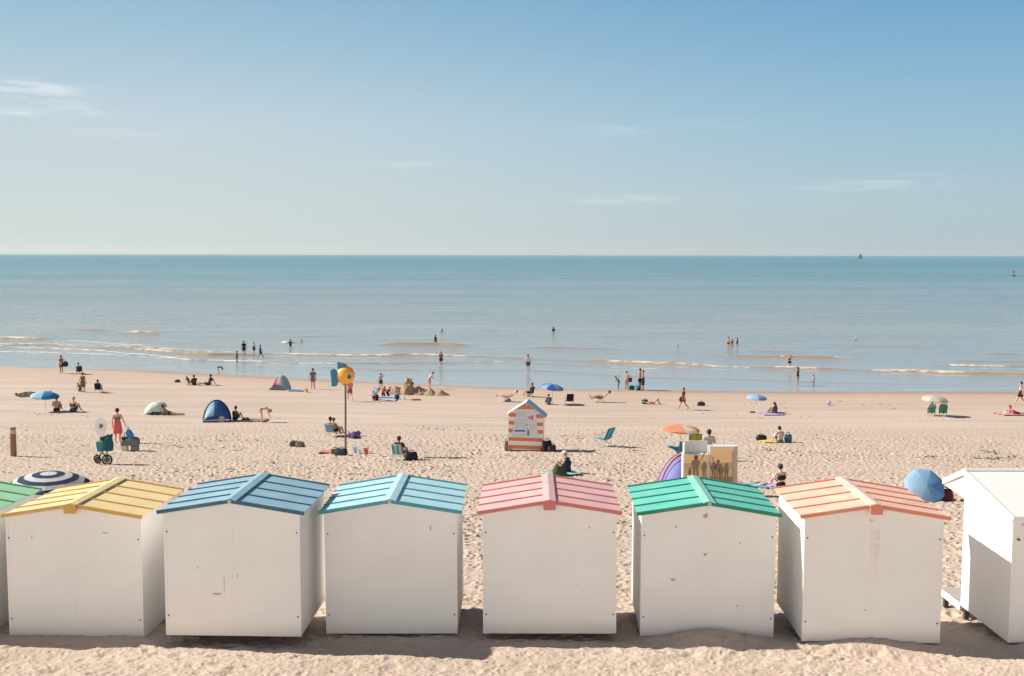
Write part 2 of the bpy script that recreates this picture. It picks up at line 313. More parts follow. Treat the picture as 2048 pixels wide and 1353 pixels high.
def person(label, px, py, pose, yaw=0, tone='tan', wear=(), hair=('short', (.03, .02, .015)), h=1.72, z=None, sink=None, fem=False, group=None, loc=None, dz=0, vox=.0125, mod=None, cat='person'):
    """px,py: where the feet or seat meet the ground in the photograph; yaw 0 faces the sea"""
    if loc is None:
        loc = at(px, py, z=0) if sink is not None else at(px, py)
    loc = Vector(loc); sc = h/1.75*1.06
    if sink is not None: loc.z = -sink
    else: loc.z = gz(loc.x, loc.y)+dz
    J = base_pose(pose)
    if mod: mod(J)
    t = thing('person', label, cat, loc, R_(yaw), group, sc)
    t.scale = (sc*1.08, sc*1.08, sc)
    mb, (hd, up, fw, rt) = body_mb(J, fem)
    sm = skin(tone); dk = paint((.02, .015, .015), .4, .1, 5, 'eye')
    me = remesh(mb, 'body', [sm, dk], vox); n = len(me.polygons)
    cen = np.empty(n*3); me.polygons.foreach_get('center', cen); cen = cen.reshape(-1, 3); mi = np.zeros(n, int)
    for q in (-1, 1): mi[np.linalg.norm(cen-np.array(hd+fw*.085+rt*q*.033+up*.018), axis=1) < .018] = 1
    me.polygons.foreach_set('material_index', mi)
    o = bpy.data.objects.new('body', me); COL.objects.link(o); o.parent = t
    lp = lambda a, c, k: a.lerp(c, k)
    def part(mb, name, m, vx=.017):
        e = bpy.data.objects.new(name, remesh(mb, name, m, vx)); COL.objects.link(e); e.parent = t; return e
    if hair:
        kind, hc = hair; hb = MB(); hm = paint(hc, .7, .3, 30, 'hair', bump=.4)
        hb.ell(hd+up*.04-fw*.03, (.1, .1, .098), 14, 10); hb.ell(hd-fw*.045-up*.005, (.092, .085, .1), 12, 8)
        if kind == 'long': hb.cap(hd-fw*.07, lp(hd, J['neck'], 1.1)-fw*.09-V(0, 0, .02), .075, .06)
        if kind == 'bun': hb.ell(hd-fw*.12+up*.07, .05, 10, 7)
        if kind == 'tail': hb.cap(hd-fw*.11+up*.02, hd-fw*.16-up*.12, .035, .02)
        part(hb, 'hair', hm, .014)
    wst = lp(J['pelvis'], J['chest'], .5)
    for w in wear:
        kind, rgb = w[0], w[1]; g = MB(); m = cloth(rgb, .08)
        if kind in ('shirt', 'tank', 'swimsuit', 'band', 'hoodie'):
            lo = .15 if kind != 'band' else .75; e = .016 if kind != 'swimsuit' else .008
            if kind == 'hoodie': e = .03
            for sx in (-1, 1):
                side = V(sx*.055, 0, 0); ra = lambda q: (.1+(.083-.1)*q*2 if q < .5 else .083+(.1-.083)*(q-.5)*2)+e
                if kind == 'band': g.cap(lp(J['pelvis'], J['chest'], .82)+side, lp(J['pelvis'], J['chest'], 1.0)+side*1.05, .098, .105)
                else:
                    g.cap(lp(J['pelvis'], J['chest'], lo*.3)+side, wst+side*.7, .1+e, .084+e); g.cap(wst+side*.7, J['chest']+side*1.05, .084+e, .1+e)
                    g.cap(J['chest']+side*.9, lp(J['chest'], J['neck'], .6)+side*.7, .098+e, .062+e)
            if kind != 'band':
                for s in 'LR':
                    if kind in ('shirt', 'hoodie'):
                        f = .6 if kind == 'shirt' else 1
                        g.cap(lp(J['chest'], J['neck'], .8), J['sho'+s], .055+e, .055+e); g.cap(J['sho'+s], lp(J['sho'+s], J['elb'+s], f), .055+e, .045+e)
                        if kind == 'hoodie': g.cap(J['elb'+s], lp(J['elb'+s], J['wri'+s], .9), .04+e, .03+e)
                    elif kind == 'tank': g.cap(lp(J['chest'], J['neck'], .75), lp(J['neck'], J['sho'+s], .7), .055+e, .05+e)
            nm = {'band': 'bikini_top'}.get(kind, kind if kind != 'tank' else 'vest_top')
            if kind == 'swimsuit':
                for sx in (-1, 1): g.cap(J['pelvis']+V(sx*.06, 0, 0), J['pelvis']+V(sx*.05, 0, -.03), .11, .1)
            part(g, nm, m)
        elif kind in ('shorts', 'trunks', 'trousers'):
            f = {'shorts': .55, 'trunks': .14, 'trousers': 1}[kind]; e = .02 if kind != 'trunks' else .009
            for s in 'LR':
                sx = -1 if s == 'L' else 1
                g.cap(J['pelvis']+V(sx*.06, 0, 0), lp(J['pelvis'], wst, .55)+V(sx*.04, 0, 0), .101+e, .09+e)
                g.cap(J['hip'+s], lp(J['hip'+s], J['kne'+s], f), .09+e, .082+e-(.02 if f == 1 else 0))
                if f == 1: g.cap(J['kne'+s], lp(J['kne'+s], J['ank'+s], .85), .062+e, .045+e)
            part(g, {'trunks': 'swim_briefs'}.get(kind, kind), m)
        elif kind in ('skirt', 'dress'):
            top = wst if kind == 'skirt' else lp(wst, J['chest'], 1.0)
            kn = (J['kneL']+J['kneR'])/2; hp = J['pelvis']
            for sx in (-1, 1):
                side = V(sx*.06, 0, 0)
                if kind == 'dress': g.cap(top+side, wst+side*.8, .115, .1)
                g.cap(wst+side*.6, hp+side, .1, .125); g.cap(hp+side, lp(hp, kn, .9)+side*1.8, .125, .12)
            part(g, kind, m)
        elif kind == 'hat':
            g.ell(hd+up*.07-fw*.01, (.1, .105, .07), 14, 8); q = up.to_track_quat('Z', 'Y')
            br = w[2] if len(w) > 2 else .16
            c0 = hd+up*.055; g.tube(c0, c0+up*.014, br, br*.95, 18)
            part(g, 'sun_hat', m, .012)
        elif kind == 'cap':
            g.ell(hd+up*.06, (.103, .108, .075), 14, 8); g.cap(hd+up*.05+fw*.08, hd+up*.04+fw*.17, .03, .02); part(g, 'cap', m, .012)
        elif kind == 'towel':
            for s in 'LR': g.cap(J['neck'], J['sho'+s], .09, .08); g.cap(J['sho'+s], lp(J['sho'+s], J['pelvis'], .9), .08, .1)
            g.cap(lp(J['neck'], J['chest'], .4)-V(0, .03, 0), J['pelvis']-V(0, .05, 0), .12, .13); part(g, 'towel', m)
    return t
# ------------------------------------------------------------------ beach things
def umbrella(label, base, diam, ht, cols, tilt=(0, 0), yaw=0, ringwise=False, drop=.34, group='beach umbrellas', nseg=8, scal=.03, polecol=None, name='beach_umbrella'):
    t = thing(name, label, 'umbrella', base, yaw, group)
    pm = polecol or WHITE
    Rr = diam/2; nr, ns = 7, 4; top = V(0, 0, ht); rot = Euler((tilt[0], tilt[1], 0)).to_matrix()
    P = []
    for j in range(nr+1):
        u = j/nr; row = []
        for i in range(nseg*ns):
            a = 2*math.pi*i/(nseg*ns); q = (i % ns)/ns; sag = math.sin(math.pi*q)
            r = Rr*math.sin(u*1.25)/math.sin(1.25)*(1-.055*sag*u); z = -Rr*drop*2*(1-math.cos(u*1.25))/(1-math.cos(1.25))*.5-sag*scal*u*(.3-u*.5)
            row.append(top+rot @ V(r*math.cos(a), r*math.sin(a), z))
        P.append(row)
    # short valance round the rim
    P.append([p+rot @ V(0, 0, -.05*Rr-.035*Rr*math.sin(math.pi*((i % ns)/ns))) for i, p in enumerate(P[-1])])
    mats = [cloth(c, .35) for c in cols]
    c = MB(); f = (lambda j, i: j % len(cols)) if ringwise else (lambda j, i: (i//ns) % len(cols)); c.grid(P, f, closed=True)
    c.build('canopy', mats, t, smooth=False, solid=.008)
    p = MB(); sk = rot @ V(0, 0, 1); foot = V(0, 0, -.15)
    if abs(tilt[0])+abs(tilt[1]) > .9: foot = top-sk*(ht*1.5); k = top.z/max(.05, sk.z); foot = top-sk*(k if 0 < k < 2.4 else 1.6)
    mid = foot.lerp(top, .62) if abs(tilt[0])+abs(tilt[1]) < .9 else foot.lerp(top, .5)
    p.tube(foot, mid, .02); p.tube(mid, top-sk*.02, .017); p.tube(top-sk*.02, top+sk*.07, .012, .004); p.tube(mid-V(0, 0, .04), mid+V(0, 0, .06), .03)
    p.build('pole', pm, t)
    for i in range(nseg):
        e = MB(); a = 2*math.pi*i/nseg; pts = [top+rot @ V(Rr*math.sin(u*1.25)/math.sin(1.25)*math.cos(a), Rr*math.sin(u*1.25)/math.sin(1.25)*math.sin(a), -Rr*drop*(1-math.cos(u*1.25))/(1-math.cos(1.25))-.014) for u in (.05, .35, .65, .97)]
        e.pipe(pts, .005, 5); e.tube(top-sk*.42*Rr*.9, pts[1], .004, n=5); e.build('rib', STEEL, t)
    return t
def beach_chair(label, loc, yaw, rgb, rgb2=None, recl=.28, arms=True, group='folding beach chairs', sc=1, legs=True, frame=None):
    """low folding chair: sitter faces +Y"""
    t = thing('beach_chair', label, 'beach chair', loc, R_(yaw), group, sc); m = [cloth(rgb, .3), cloth(rgb2 or rgb, .3)]; fm = frame or STEEL
    w = .25; s = MB(); P = [[V(x, y, .3+.02*math.cos(y*6)-.03*(1-abs(x)/w)) for x in np.linspace(-w, w, 9)] for y in np.linspace(-.12, .32, 6)]
    s.grid(P, lambda j, i: (i//2) % 2); s.build('seat', m, t, solid=.012, smooth=True)
    L = .56; b = MB(); dirv = V(0, -math.sin(recl), math.cos(recl))
    P = [[V(x, -.14, .3)+dirv*k+V(0, -.03*(1-(x/w)**2), 0) for x in np.linspace(-w, w, 9)] for k in np.linspace(.02, L, 7)]
    b.grid(P, lambda j, i: (i//2) % 2); b.build('backrest', m, t, solid=.012, smooth=True)
    f = MB()
    for sx in (-w-.015, w+.015):
        f.tube((sx, -.14, .28), V(sx, -.14, .28)+dirv*(L+.03), .012); f.tube((sx, -.16, .3), (sx, .34, .31), .012)
        if arms: f.box((sx, .08, .52), (.05, .42, .02)); f.tube((sx, .26, .51), (sx, .22, .3), .01); 
    f.tube(V(-w, -.14, .28)+dirv*(L+.03), V(w, -.14, .28)+dirv*(L+.03), .012); f.tube((-w, .34, .31), (w, .34, .31), .012)
    f.build('frame', fm, t)
    for sx in (-w-.03, w+.03):
        g = MB(); g.tube((sx, .3, .3), (sx, -.22, .0), .011); g.build('leg', fm, t)
        g = MB(); g.tube((sx, -.08, .3), (sx, .3, 0), .011); g.build('leg', fm, t)
    return t
def lounger(label, loc, yaw, rgb, pad=None, frame=None):
    t = thing('reclining_chair', label, 'reclining chair', loc, R_(yaw), 'folding beach chairs'); fm = frame or WHITE; m = cloth(rgb, .3); w = .26
    pts = [(-.72, .92), (-.35, .62), (0, .32), (.3, .36), (.46, .4), (.9, .28)]
    s = MB(); s.grid([[V(x, y, z+.01-.02*(1-abs(x)/w)) for x in np.linspace(-w, w, 7)] for y, z in pts[2:]]); s.build('seat', m, t, solid=.02, smooth=True)
    s = MB(); s.grid([[V(x, y, z+.01-.02*(1-abs(x)/w)) for x in np.linspace(-w, w, 7)] for y, z in pts[:3]]); s.build('backrest', m, t, solid=.02, smooth=True)
    f = MB()
    for sx in (-w, w): f.pipe([V(sx, y, z-.01) for y, z in pts], .013); f.box((sx*1.08, .1, .56), (.05, .4, .02))
    f.build('frame', fm, t)
    for sx in (-w-.02, w+.02):
        for a, b in (((.42, .38), (-.35, 0)), ((-.15, .45), (.42, 0))): MB().tube((sx, *a), (sx, *b), .012).build('leg', fm, t)
    if pad: q = MB().ell((0, -.62, .93), (.2, .07, .13), 12, 8, rot=(.7, 0, 0)); q.build('headrest', cloth(pad), t, smooth=True)
    return t
def lump(name, label, cat, loc, size, rgb, yaw=0, rgb2=None, strap=True, group='bags and belongings on the sand', sub='strap'):
    """a soft bag: sagging body with folds, opening and handles"""
    t = thing(name, label, cat, loc, R_(yaw), group); sx, sy, sz = size; P = []; nu = 18; ph = random.random()*6
    for j in range(9):
        v = j/8; row = []
        for i in range(nu):
            a = 2*math.pi*i/nu; k = (.80+.24*math.sin(math.pi*(v*.8+.12)))*(1+.07*math.sin(3*a+ph+v*3)+.05*math.sin(7*a+v*5)); e = .55
            cx = math.copysign(abs(math.cos(a))**e, math.cos(a)); cy = math.copysign(abs(math.sin(a))**e, math.sin(a))
            row.append(V(cx*sx/2*k, cy*sy/2*k*(1-.5*v), sz*(v-.02)*(1+.06*math.sin(2*a+ph))))
        P.append(row)
    b = MB(); b.grid(P, closed=True); b.add(P[-1], [tuple(range(nu))]); b.add(P[0], [tuple(range(nu-1, -1, -1))]); b.build('bag_body', cloth(rgb, .05), t, smooth=True)
    if strap:
        for q in (-1, 1):
            h = MB(); h.pipe([V(math.cos(u)*sx*.28, q*sy*.2, sz*.93+math.sin(u)*sz*.3) for u in np.linspace(0, math.pi, 7)], .012); h.build('handle', cloth(rgb2 or rgb, .05), t)
    f = MB(); f.box((0, sy*.43, sz*.35), (sx*.55, sy*.12, sz*.38)); f.build('pocket', cloth(rgb2 or rgb, .05), t, bevel=.02)
    return t
def towel(label, loc, size, cols, yaw=0, bump_=.05, group='towels laid on the sand', name='beach_towel', n=14, cat='towel', messy=0.):
    o_ = Vector(loc); P = []; ph = random.random()*9; cr, sr = math.cos(R_(yaw)), math.sin(R_(yaw))
    for j in range(n+1):
        row = []
        for i in range(n+1):
            x = (i/n-.5)*size[0]; y = (j/n-.5)*size[1]
            x += messy*.12*math.sin(y*5+ph); y += messy*.15*math.sin(x*6+ph*2)
            wx, wy = x*cr-y*sr, x*sr+y*cr
            z = gz(o_.x+wx, o_.y+wy)-gz(o_.x, o_.y)+.035+bump_*(.5+.5*math.sin(x*7+ph)*math.cos(y*8+ph*1.3))*(1+messy*2*max(0, math.sin(x*3+y*4+ph)))
            row.append(V(wx, wy, z))
        P.append(row)
    b = MB(); k = len(cols); b.grid(P, lambda j, i: (j//2) % k); o = b.build(name, [cloth(c, .05) for c in cols], None, smooth=True, solid=.012, loc=(o_.x, o_.y, gz(o_.x, o_.y)))
    return tag(o, label, cat, group)
def G(px, py): p = at(px, py); p.z = gz(p.x, p.y); return p
# ------------------------------------------------------------------ numpy noise
def _h(ix, iy, k):
    n = (ix.astype(np.int64)*374761393+iy.astype(np.int64)*668265263+k*974711) & 0x7fffffff
    n = ((n ^ (n >> 13))*1274126177) & 0x7fffffff
    return ((n ^ (n >> 16)) & 0xffff)/65535.0
def vnoise(x, y, k=0):
    ix = np.floor(x); iy = np.floor(y); fx = x-ix; fy = y-iy; fx = fx*fx*(3-2*fx); fy = fy*fy*(3-2*fy)
    return (_h(ix, iy, k)*(1-fx)+_h(ix+1, iy, k)*fx)*(1-fy)+(_h(ix, iy+1, k)*(1-fx)+_h(ix+1, iy+1, k)*fx)*fy
def fbm(x, y, k=0, o=4):
    s = 0; a = .5
    for i in range(o): s = s+a*vnoise(x*2**i+i*17.3, y*2**i-i*9.1, k+i); a *= .5
    return s
def pits(x, y, cell, k, rad=.62):
    """footprints: jittered elongated dents with a raised rim"""
    gx = x/cell; gy = y/cell; ix = np.floor(gx); iy = np.floor(gy); out = np.zeros_like(x)
    for dx in (-1, 0, 1):
        for dy in (-1, 0, 1):
            cx = ix+dx; cy = iy+dy
            px_ = cx+_h(cx, cy, k); py_ = cy+_h(cx, cy, k+5); an = _h(cx, cy, k+9)*3.1416; sz = rad*(.55+.6*_h(cx, cy, k+11)); dp = .35+.65*_h(cx, cy, k+13)
            ux = gx-px_; uy = gy-py_; c, s = np.cos(an), np.sin(an)
            a = (ux*c+uy*s)/sz; b = (-ux*s+uy*c)/(sz*.62); r = a*a+b*b
            out += dp*(-np.exp(-r*3.2)+.33*np.exp(-((np.sqrt(r)-1.05)**2)*9))
    return out
def detail(x, y):
    wob = fbm(x*.09, y*.09, 31)*7
    tr = np.clip((66+wob-y)/7, 0, 1)                     # trampled dry sand nearer than the packed tidal flat
    mid = np.clip((92-y)/14, 0, 1)
    z = tr*((.078+.07*np.clip((fbm(x*.15, y*.15, 71)-.42)*4, 0, 1))*pits(x, y, .46, 1, .5)+.046*pits(x+3.3, y*1.05, .26, 40, .5)+.06*np.minimum(0, pits(x+9, y, 1.1, 77, .22))+.05*(fbm(x*.8, y*.8, 3)-.5)+.09*(fbm(x*.22, y*.22, 77)-.5))
    near = np.clip((30-y)/6, 0, 1); z = z*(1-.62*np.clip((25-y)/5, 0, 1)-.12*np.clip((19.6-y)/.8, 0, 1))
    z = z+near*(.03*(fbm(x*2.2, y*3.2, 21)-.5)+.014*(vnoise(x*7, y*9, 5)-.5)+.02*pits(x*1.0, y, .75, 90)+.016*pits(x, y, .19, 140, .5)+.009*pits(x+5, y, .11, 150, .5)+.008*(vnoise(x*15, y*15, 6)-.5))
    sp = np.clip((fbm(x*.13+4, y*.2, 61)-.42)*7, 0, 1)
    z = z+(1-tr)*mid*(.016*sp*pits(x, y, .5, 8)+.02*(fbm(x*.35, y*1.1, 14)-.5))+(1-tr)*.03*(fbm(x*.05, y*.35, 99)-.5)*np.clip((shore(x)-y)/6, 0, 1)
    # tyre tracks of the beach tractor, running along the beach
    for y0, sl, amp in ((61.5, -.012, .06), (63.2, -.014, .06), (67.6, .01, .045), (69.3, .012, .045), (74.5, -.02, .03), (76.2, -.02, .03), (58.5, .015, .06)):
        d = y-(y0+sl*x+.5*np.sin(x*.07+y0)+.25*np.sin(x*.21)); z = z-amp*np.exp(-(d/.16)**2)*(.6+.4*np.sin(x*14))
    return z
def fanmesh(name, us, ys, zf, ymin, attrs=None):
    U, Y = np.meshgrid(us, ys); X = U*np.maximum(Y, ymin); Z = zf(X, Y)
    n, m = U.shape; co = np.stack([X, Y, Z], -1).reshape(-1, 3).astype(np.float32)
    idx = np.arange(n*m).reshape(n, m); q = np.stack([idx[:-1, :-1], idx[:-1, 1:], idx[1:, 1:], idx[1:, :-1]], -1).reshape(-1, 4)
    me = bpy.data.meshes.new(name); me.vertices.add(len(co)); me.vertices.foreach_set('co', co.ravel())
    me.loops.add(q.size); me.loops.foreach_set('vertex_index', q.ravel().astype(np.int32))
    me.polygons.add(len(q)); me.polygons.foreach_set('loop_start', np.arange(0, q.size, 4, dtype=np.int32)); me.polygons.foreach_set('loop_total', np.full(len(q), 4, np.int32))
    me.polygons.foreach_set('use_smooth', np.ones(len(q), bool)); me.update(calc_edges=True)
    for an, fn in (attrs or {}).items():
        a = me.attributes.new(an, 'FLOAT', 'POINT'); a.data.foreach_set('value', fn(X, Y).ravel().astype(np.float32))
    o = bpy.data.objects.new(name, me); COL.objects.link(o); return o
flank = np.array([.7, .85, 1.1, 1.6, 2.5]); uc = np.linspace(-.6, .6, 1350)
US = np.concatenate([-flank[::-1], uc, flank])
ys = np.concatenate([np.arange(-60, 8, 4.), np.arange(8, 14, .5), np.arange(14, 24, .026), np.arange(24, 36, .05), np.arange(36, 62, .075), np.arange(62, 96, .11), np.arange(96, 126, .25), np.array([130, 150, 200, 300, 600, 1500, 5000, 15000, 26000.])])
def sandz(x, y):
    f = np.clip((1.3-np.abs(x)/np.maximum(y, 12)/.6)*4, 0, 1)
    return ground(x, y)+detail(x, y)*f*(y > 7)*(y < 130)
def wetf(x, y): s = shore(x)+.6*(fbm(x*.12, y*.1, 55)-.5)*4; return np.clip(1-(s-y-.3)/(2.2+4.5*fbm(x*.03, x*.01, 7)), 0, 1)
sand = fanmesh('sand_beach', US, ys, sandz, 12, {'wet': wetf, 'damp': lambda x, y: np.clip(1-(shore(x)-y)/16-.4*(fbm(x*.06, y*.35, 12)-.5), 0, 1),
       'tramp': lambda x, y: np.clip((66+fbm(x*.09, y*.09, 31)*7-y)/7, 0, 1)})
structure(sand)
def node(n, t, **k):
    o = n.new(t)
    for a, v in k.items():
        if a in o.inputs: o.inputs[a].default_value = v
        else: setattr(o, a, v)
    return o
def mixc(n, l, f, a, b, bt='MIX'):
    m = n.new('ShaderNodeMix'); m.data_type = 'RGBA'; m.blend_type = bt
    for s, v in ((0, f), (6, a), (7, b)):
        if isinstance(v, (int, float)): m.inputs[s].default_value = v
        elif isinstance(v, tuple): m.inputs[s].default_value = (*v, 1)
        else: l.new(v, m.inputs[s])
    return m.outputs[2]
def mapr(n, l, v, a, b, c=0., d=1.):
    m = n.new('ShaderNodeMapRange'); l.new(v, m.inputs[0])
    for i, q in enumerate((a, b, c, d)): m.inputs[i+1].default_value = q
    return m.outputs[0]
m, n, l, b = nmat('sand')
tc = n.new('ShaderNodeTexCoord')
n1 = node(n, 'ShaderNodeTexNoise', Scale=.35, Detail=8.); l.new(tc.outputs['Object'], n1.inputs[0])
n2 = node(n, 'ShaderNodeTexNoise', Scale=9., Detail=5.); l.new(tc.outputs['Object'], n2.inputs[0])
mp = node(n, 'ShaderNodeMapping'); mp.inputs['Scale'].default_value = (.06, .55, 1); l.new(tc.outputs['Object'], mp.inputs[0])
n3 = node(n, 'ShaderNodeTexNoise', Scale=1., Detail=5.); l.new(mp.outputs[0], n3.inputs[0])
c = mixc(n, l, mapr(n, l, n1.outputs[0], .35, .65), (.495, .395, .318), (.545, .437, .352))
c = mixc(n, l, mapr(n, l, n2.outputs[0], .35, .7, 0, .35), c, (.44, .33, .245))
tn = n.new('ShaderNodeAttribute'); tn.attribute_name = 'tramp'
flat = mixc(n, l, mapr(n, l, n3.outputs[0], .35, .65), (.56, .44, .36), (.455, .36, .29))
c = mixc(n, l, tn.outputs['Fac'], flat, c)
da = n.new('ShaderNodeAttribute'); da.attribute_name = 'damp'; c = mixc(n, l, da.outputs['Fac'], c, (.47, .335, .25))
wa = n.new('ShaderNodeAttribute'); wa.attribute_name = 'wet'; c = mixc(n, l, wa.outputs['Fac'], c, (.30, .20, .14))
l.new(c, b.inputs['Base Color']); l.new(mapr(n, l, wa.outputs['Fac'], 0, 1, .95, .42), b.inputs['Roughness'])
n4 = node(n, 'ShaderNodeTexNoise', Scale=14., Detail=6.); l.new(tc.outputs['Object'], n4.inputs[0])
bp = node(n, 'ShaderNodeBump', Strength=.5, Distance=.02); l.new(n4.outputs[0], bp.inputs['Height']); l.new(bp.outputs[0], b.inputs['Normal'])
sand.data.materials.append(m)
# ------------------------------------------------------------------ sea
def crest(pts): q = [at(px, py, z=0) for px, py in pts]; return np.array([p.x for p in q]), np.array([p.y for p in q])
# (crest line, height, face length, foam 0-1, fade length at the ends)
WAVES = [([(-200, 700), (60, 690), (240, 697), (420, 712), (560, 709), (700, 713), (860, 712), (1010, 716), (1150, 723), (1300, 729), (1500, 736), (1700, 741), (1850, 746), (2048, 752), (2250, 757)], .24, 1.0, .75),
 ([(60, 684), (160, 684), (250, 690), (360, 695)], .2, 1.0, .85), ([(-60, 676), (20, 677), (110, 680)], .26, 1.0, .95), ([(225, 668), (262, 666), (325, 668)], .36, 1.1, 1.0),
 ([(90, 657), (160, 660), (250, 664)], .16, 1.2, .0), ([(740, 690), (820, 691), (880, 691), (960, 694)], .30, 1.2, .0), ([(1030, 694), (1100, 696), (1180, 698), (1270, 701)], .30, 1.2, .0),
 ([(1380, 710), (1460, 713), (1540, 715), (1620, 716), (1730, 718)], .34, 1.1, .55), ([(1880, 722), (1960, 723), (2120, 727)], .2, 1.1, .1), ([(1840, 730), (1920, 732), (2120, 736)], .16, .9, .6),
 ([(560, 732), (720, 738), (860, 743), (1000, 742), (1120, 744), (1260, 754), (1400, 759), (1560, 763), (1720, 767), (1860, 770), (2100, 774)], .07, .8, .35),
 ([(-100, 694), (60, 697), (200, 703), (400, 722), (620, 728), (860, 727), (1010, 724), (1180, 735), (1400, 740)], .10, .9, .7), ([(-100, 703), (100, 706), (300, 712), (470, 722), (640, 735)], .06, .8, .75), ([(-100, 687), (80, 690), (240, 694), (380, 702), (520, 706)], .12, .9, .8),
 ([(900, 661), (960, 661), (1010, 662)], .12, 1.2, .0), ([(1180, 672), (1240, 674), (1300, 675)], .12, 1.2, 0), ([(300, 682), (380, 689), (480, 692), (560, 691)], .1, 1.2, .0), ([(1480, 702), (1560, 704), (1620, 705)], .13, 1.2, .0),
 ([(1640, 690), (1760, 693), (1900, 696)], .08, 1.3, 0), ([(520, 676), (640, 674), (760, 675)], .07, 1.3, 0), ([(1960, 708), (2060, 711)], .1, 1.2, 0)]
_W = []
for pts, a_, f_, fo in WAVES:
    cx, cy = crest(pts); _W.append((cx, cy, a_, f_, fo))
def wave_eval(X, Y):
    Z = np.zeros_like(X); foam = np.zeros_like(X); amber = np.zeros_like(X)
    for k, (cx, cy, a_, f_, fo) in enumerate(_W):
        yc = np.interp(X, cx, cy)+.8*(vnoise(X*.13, X*0+k, 200+k)-.5)+.35*(vnoise(X*.6, X*0+k, 230+k)-.5)
        L = max(2., .3*(cx[-1]-cx[0]) if (cx[-1]-cx[0]) < 25 else 7.)
        env = np.clip((X-cx[0])/L, 0, 1)*np.clip((cx[-1]-X)/L, 0, 1); env = env*env*(3-2*env)
        env = env*(.25+1.0*vnoise(X*.16, X*0+3, 260+k))
        d = Y-yc                                       # d>0: behind the crest, out to sea
        prof = np.where(d > 0, np.exp(-(d/2.2)**2), np.exp(-(d/(f_*.55))**2))
        Z += a_*env*prof
        face = np.exp(-((d+f_*.3)/(f_*.55))**2)
        amber = np.maximum(amber, face*np.clip(env*a_*6, 0, 1))
        if fo > 0:
            fm = np.clip((vnoise(X*.22, X*0, 300+k)*.9+.35*vnoise(X*1.3, Y*.5, 310+k)+fo-1.15)*5, 0, 1)
            band = np.exp(-((d+.05)/(.3+.25*fo))**2)+.6*np.exp(-((d+1.5+1.2*vnoise(X*.4, X*0, 320+k))/.5)**2)*(vnoise(X*.8, Y*2, 330+k) > .45)
            foam = np.maximum(foam, band*fm*np.clip(env*2, 0, 1)*np.clip(-.5+2.2*fbm(X*1.6, Y*4, 340+k), 0, 1))
    sp = lambda x0, y0, r: np.exp(-(((X-x0)/r)**2+((Y-y0)/(r*2))**2))
    q = at(571, 686, z=0); s_ = sp(q.x, q.y, .5); foam = np.maximum(foam, s_*1.3); Z += .25*s_
    # thin swash line at the edge
    s = shore(X)+.5*np.sin(X*.3)+.8*(vnoise(X*.25, X*0, 400)-.5)
    foam = np.maximum(foam, .35*np.exp(-((Y-s-.6)/.25)**2)*(vnoise(X*.5, X*0, 401) > .4))
    return Z, foam, amber
_wc = {}
def wv(i):
    def f(X, Y):
        if id(X) not in _wc: _wc.clear(); _wc[id(X)] = (X, wave_eval(X, Y))
        return _wc[id(X)][1][i]
    return f
def seaz(X, Y):
    sw = .035*(fbm(X*.08, Y*.5, 500)-.5)*np.clip((Y-100)/30, 0, 1)*np.clip((700-Y)/300, 0, 1)
    return wv(0)(X, Y)+sw+.012
us = np.concatenate([-flank[::-1], np.linspace(-.6, .6, 1000), flank])
wy = np.concatenate([np.arange(90, 190, .2), np.geomspace(190, 1500, 160), np.geomspace(1600, 26000, 24)])
sea = fanmesh('sea', us, wy, seaz, 12, {'foam': wv(1), 'amber': wv(2)}); structure(sea)
m, n, l, b = nmat('sea_water')
tc = n.new('ShaderNodeTexCoord'); sp = n.new('ShaderNodeSeparateXYZ'); l.new(tc.outputs['Object'], sp.inputs[0])
lg = node(n, 'ShaderNodeMath', operation='LOGARITHM'); l.new(sp.outputs[1], lg.inputs[0]); lg.inputs[1].default_value = 10
cr = n.new('ShaderNodeValToRGB'); l.new(mapr(n, l, lg.outputs[0], 1.95, 4.2), cr.inputs[0])
def stops(r, L):
    while len(r.elements) < len(L): r.elements.new(.5)
    for e, (p, c) in zip(r.elements, L): e.position = p; e.color = (*c, 1)
X10 = lambda d: (math.log10(d)-1.95)/2.25
stops(cr.color_ramp, [(0, (.38, .38, .37)), (X10(115), (.39, .42, .43)), (X10(170), (.30, .36, .375)), (X10(300), (.20, .31, .335)), (X10(600), (.095, .27, .325)), (X10(1100), (.04, .25, .33)), (X10(2000), (.005, .24, .34)), (1, (.0, .235, .34))])
mp = node(n, 'ShaderNodeMapping'); mp.inputs['Scale'].default_value = (.03, .3, 1); l.new(tc.outputs['Object'], mp.inputs[0])
ns = node(n, 'ShaderNodeTexNoise', Scale=1., Detail=7., Roughness=.6); l.new(mp.outputs[0], ns.inputs[0])
mp2 = node(n, 'ShaderNodeMapping'); mp2.inputs['Scale'].default_value = (.0012, .012, 1); l.new(tc.outputs['Object'], mp2.inputs[0])
ns2 = node(n, 'ShaderNodeTexNoise', Scale=1., Detail=5.); l.new(mp2.outputs[0], ns2.inputs[0])
c = mixc(n, l, mapr(n, l, ns.outputs[0], .38, .62, 0, .6), cr.outputs[0], (.44, .45, .43))
c = mixc(n, l, mapr(n, l, ns2.outputs[0], .35, .65, -.0, .3), c, (.03, .13, .18))
aa = n.new('ShaderNodeAttribute'); aa.attribute_name = 'amber'; c = mixc(n, l, mapr(n, l, aa.outputs['Fac'], 0, 1, 0, .9), c, (.40, .235, .10))
fa = n.new('ShaderNodeAttribute'); fa.attribute_name = 'foam'; c = mixc(n, l, mapr(n, l, fa.outputs['Fac'], .1, .9, 0, .85), c, (.86, .81, .73))
l.new(c, b.inputs['Base Color'])
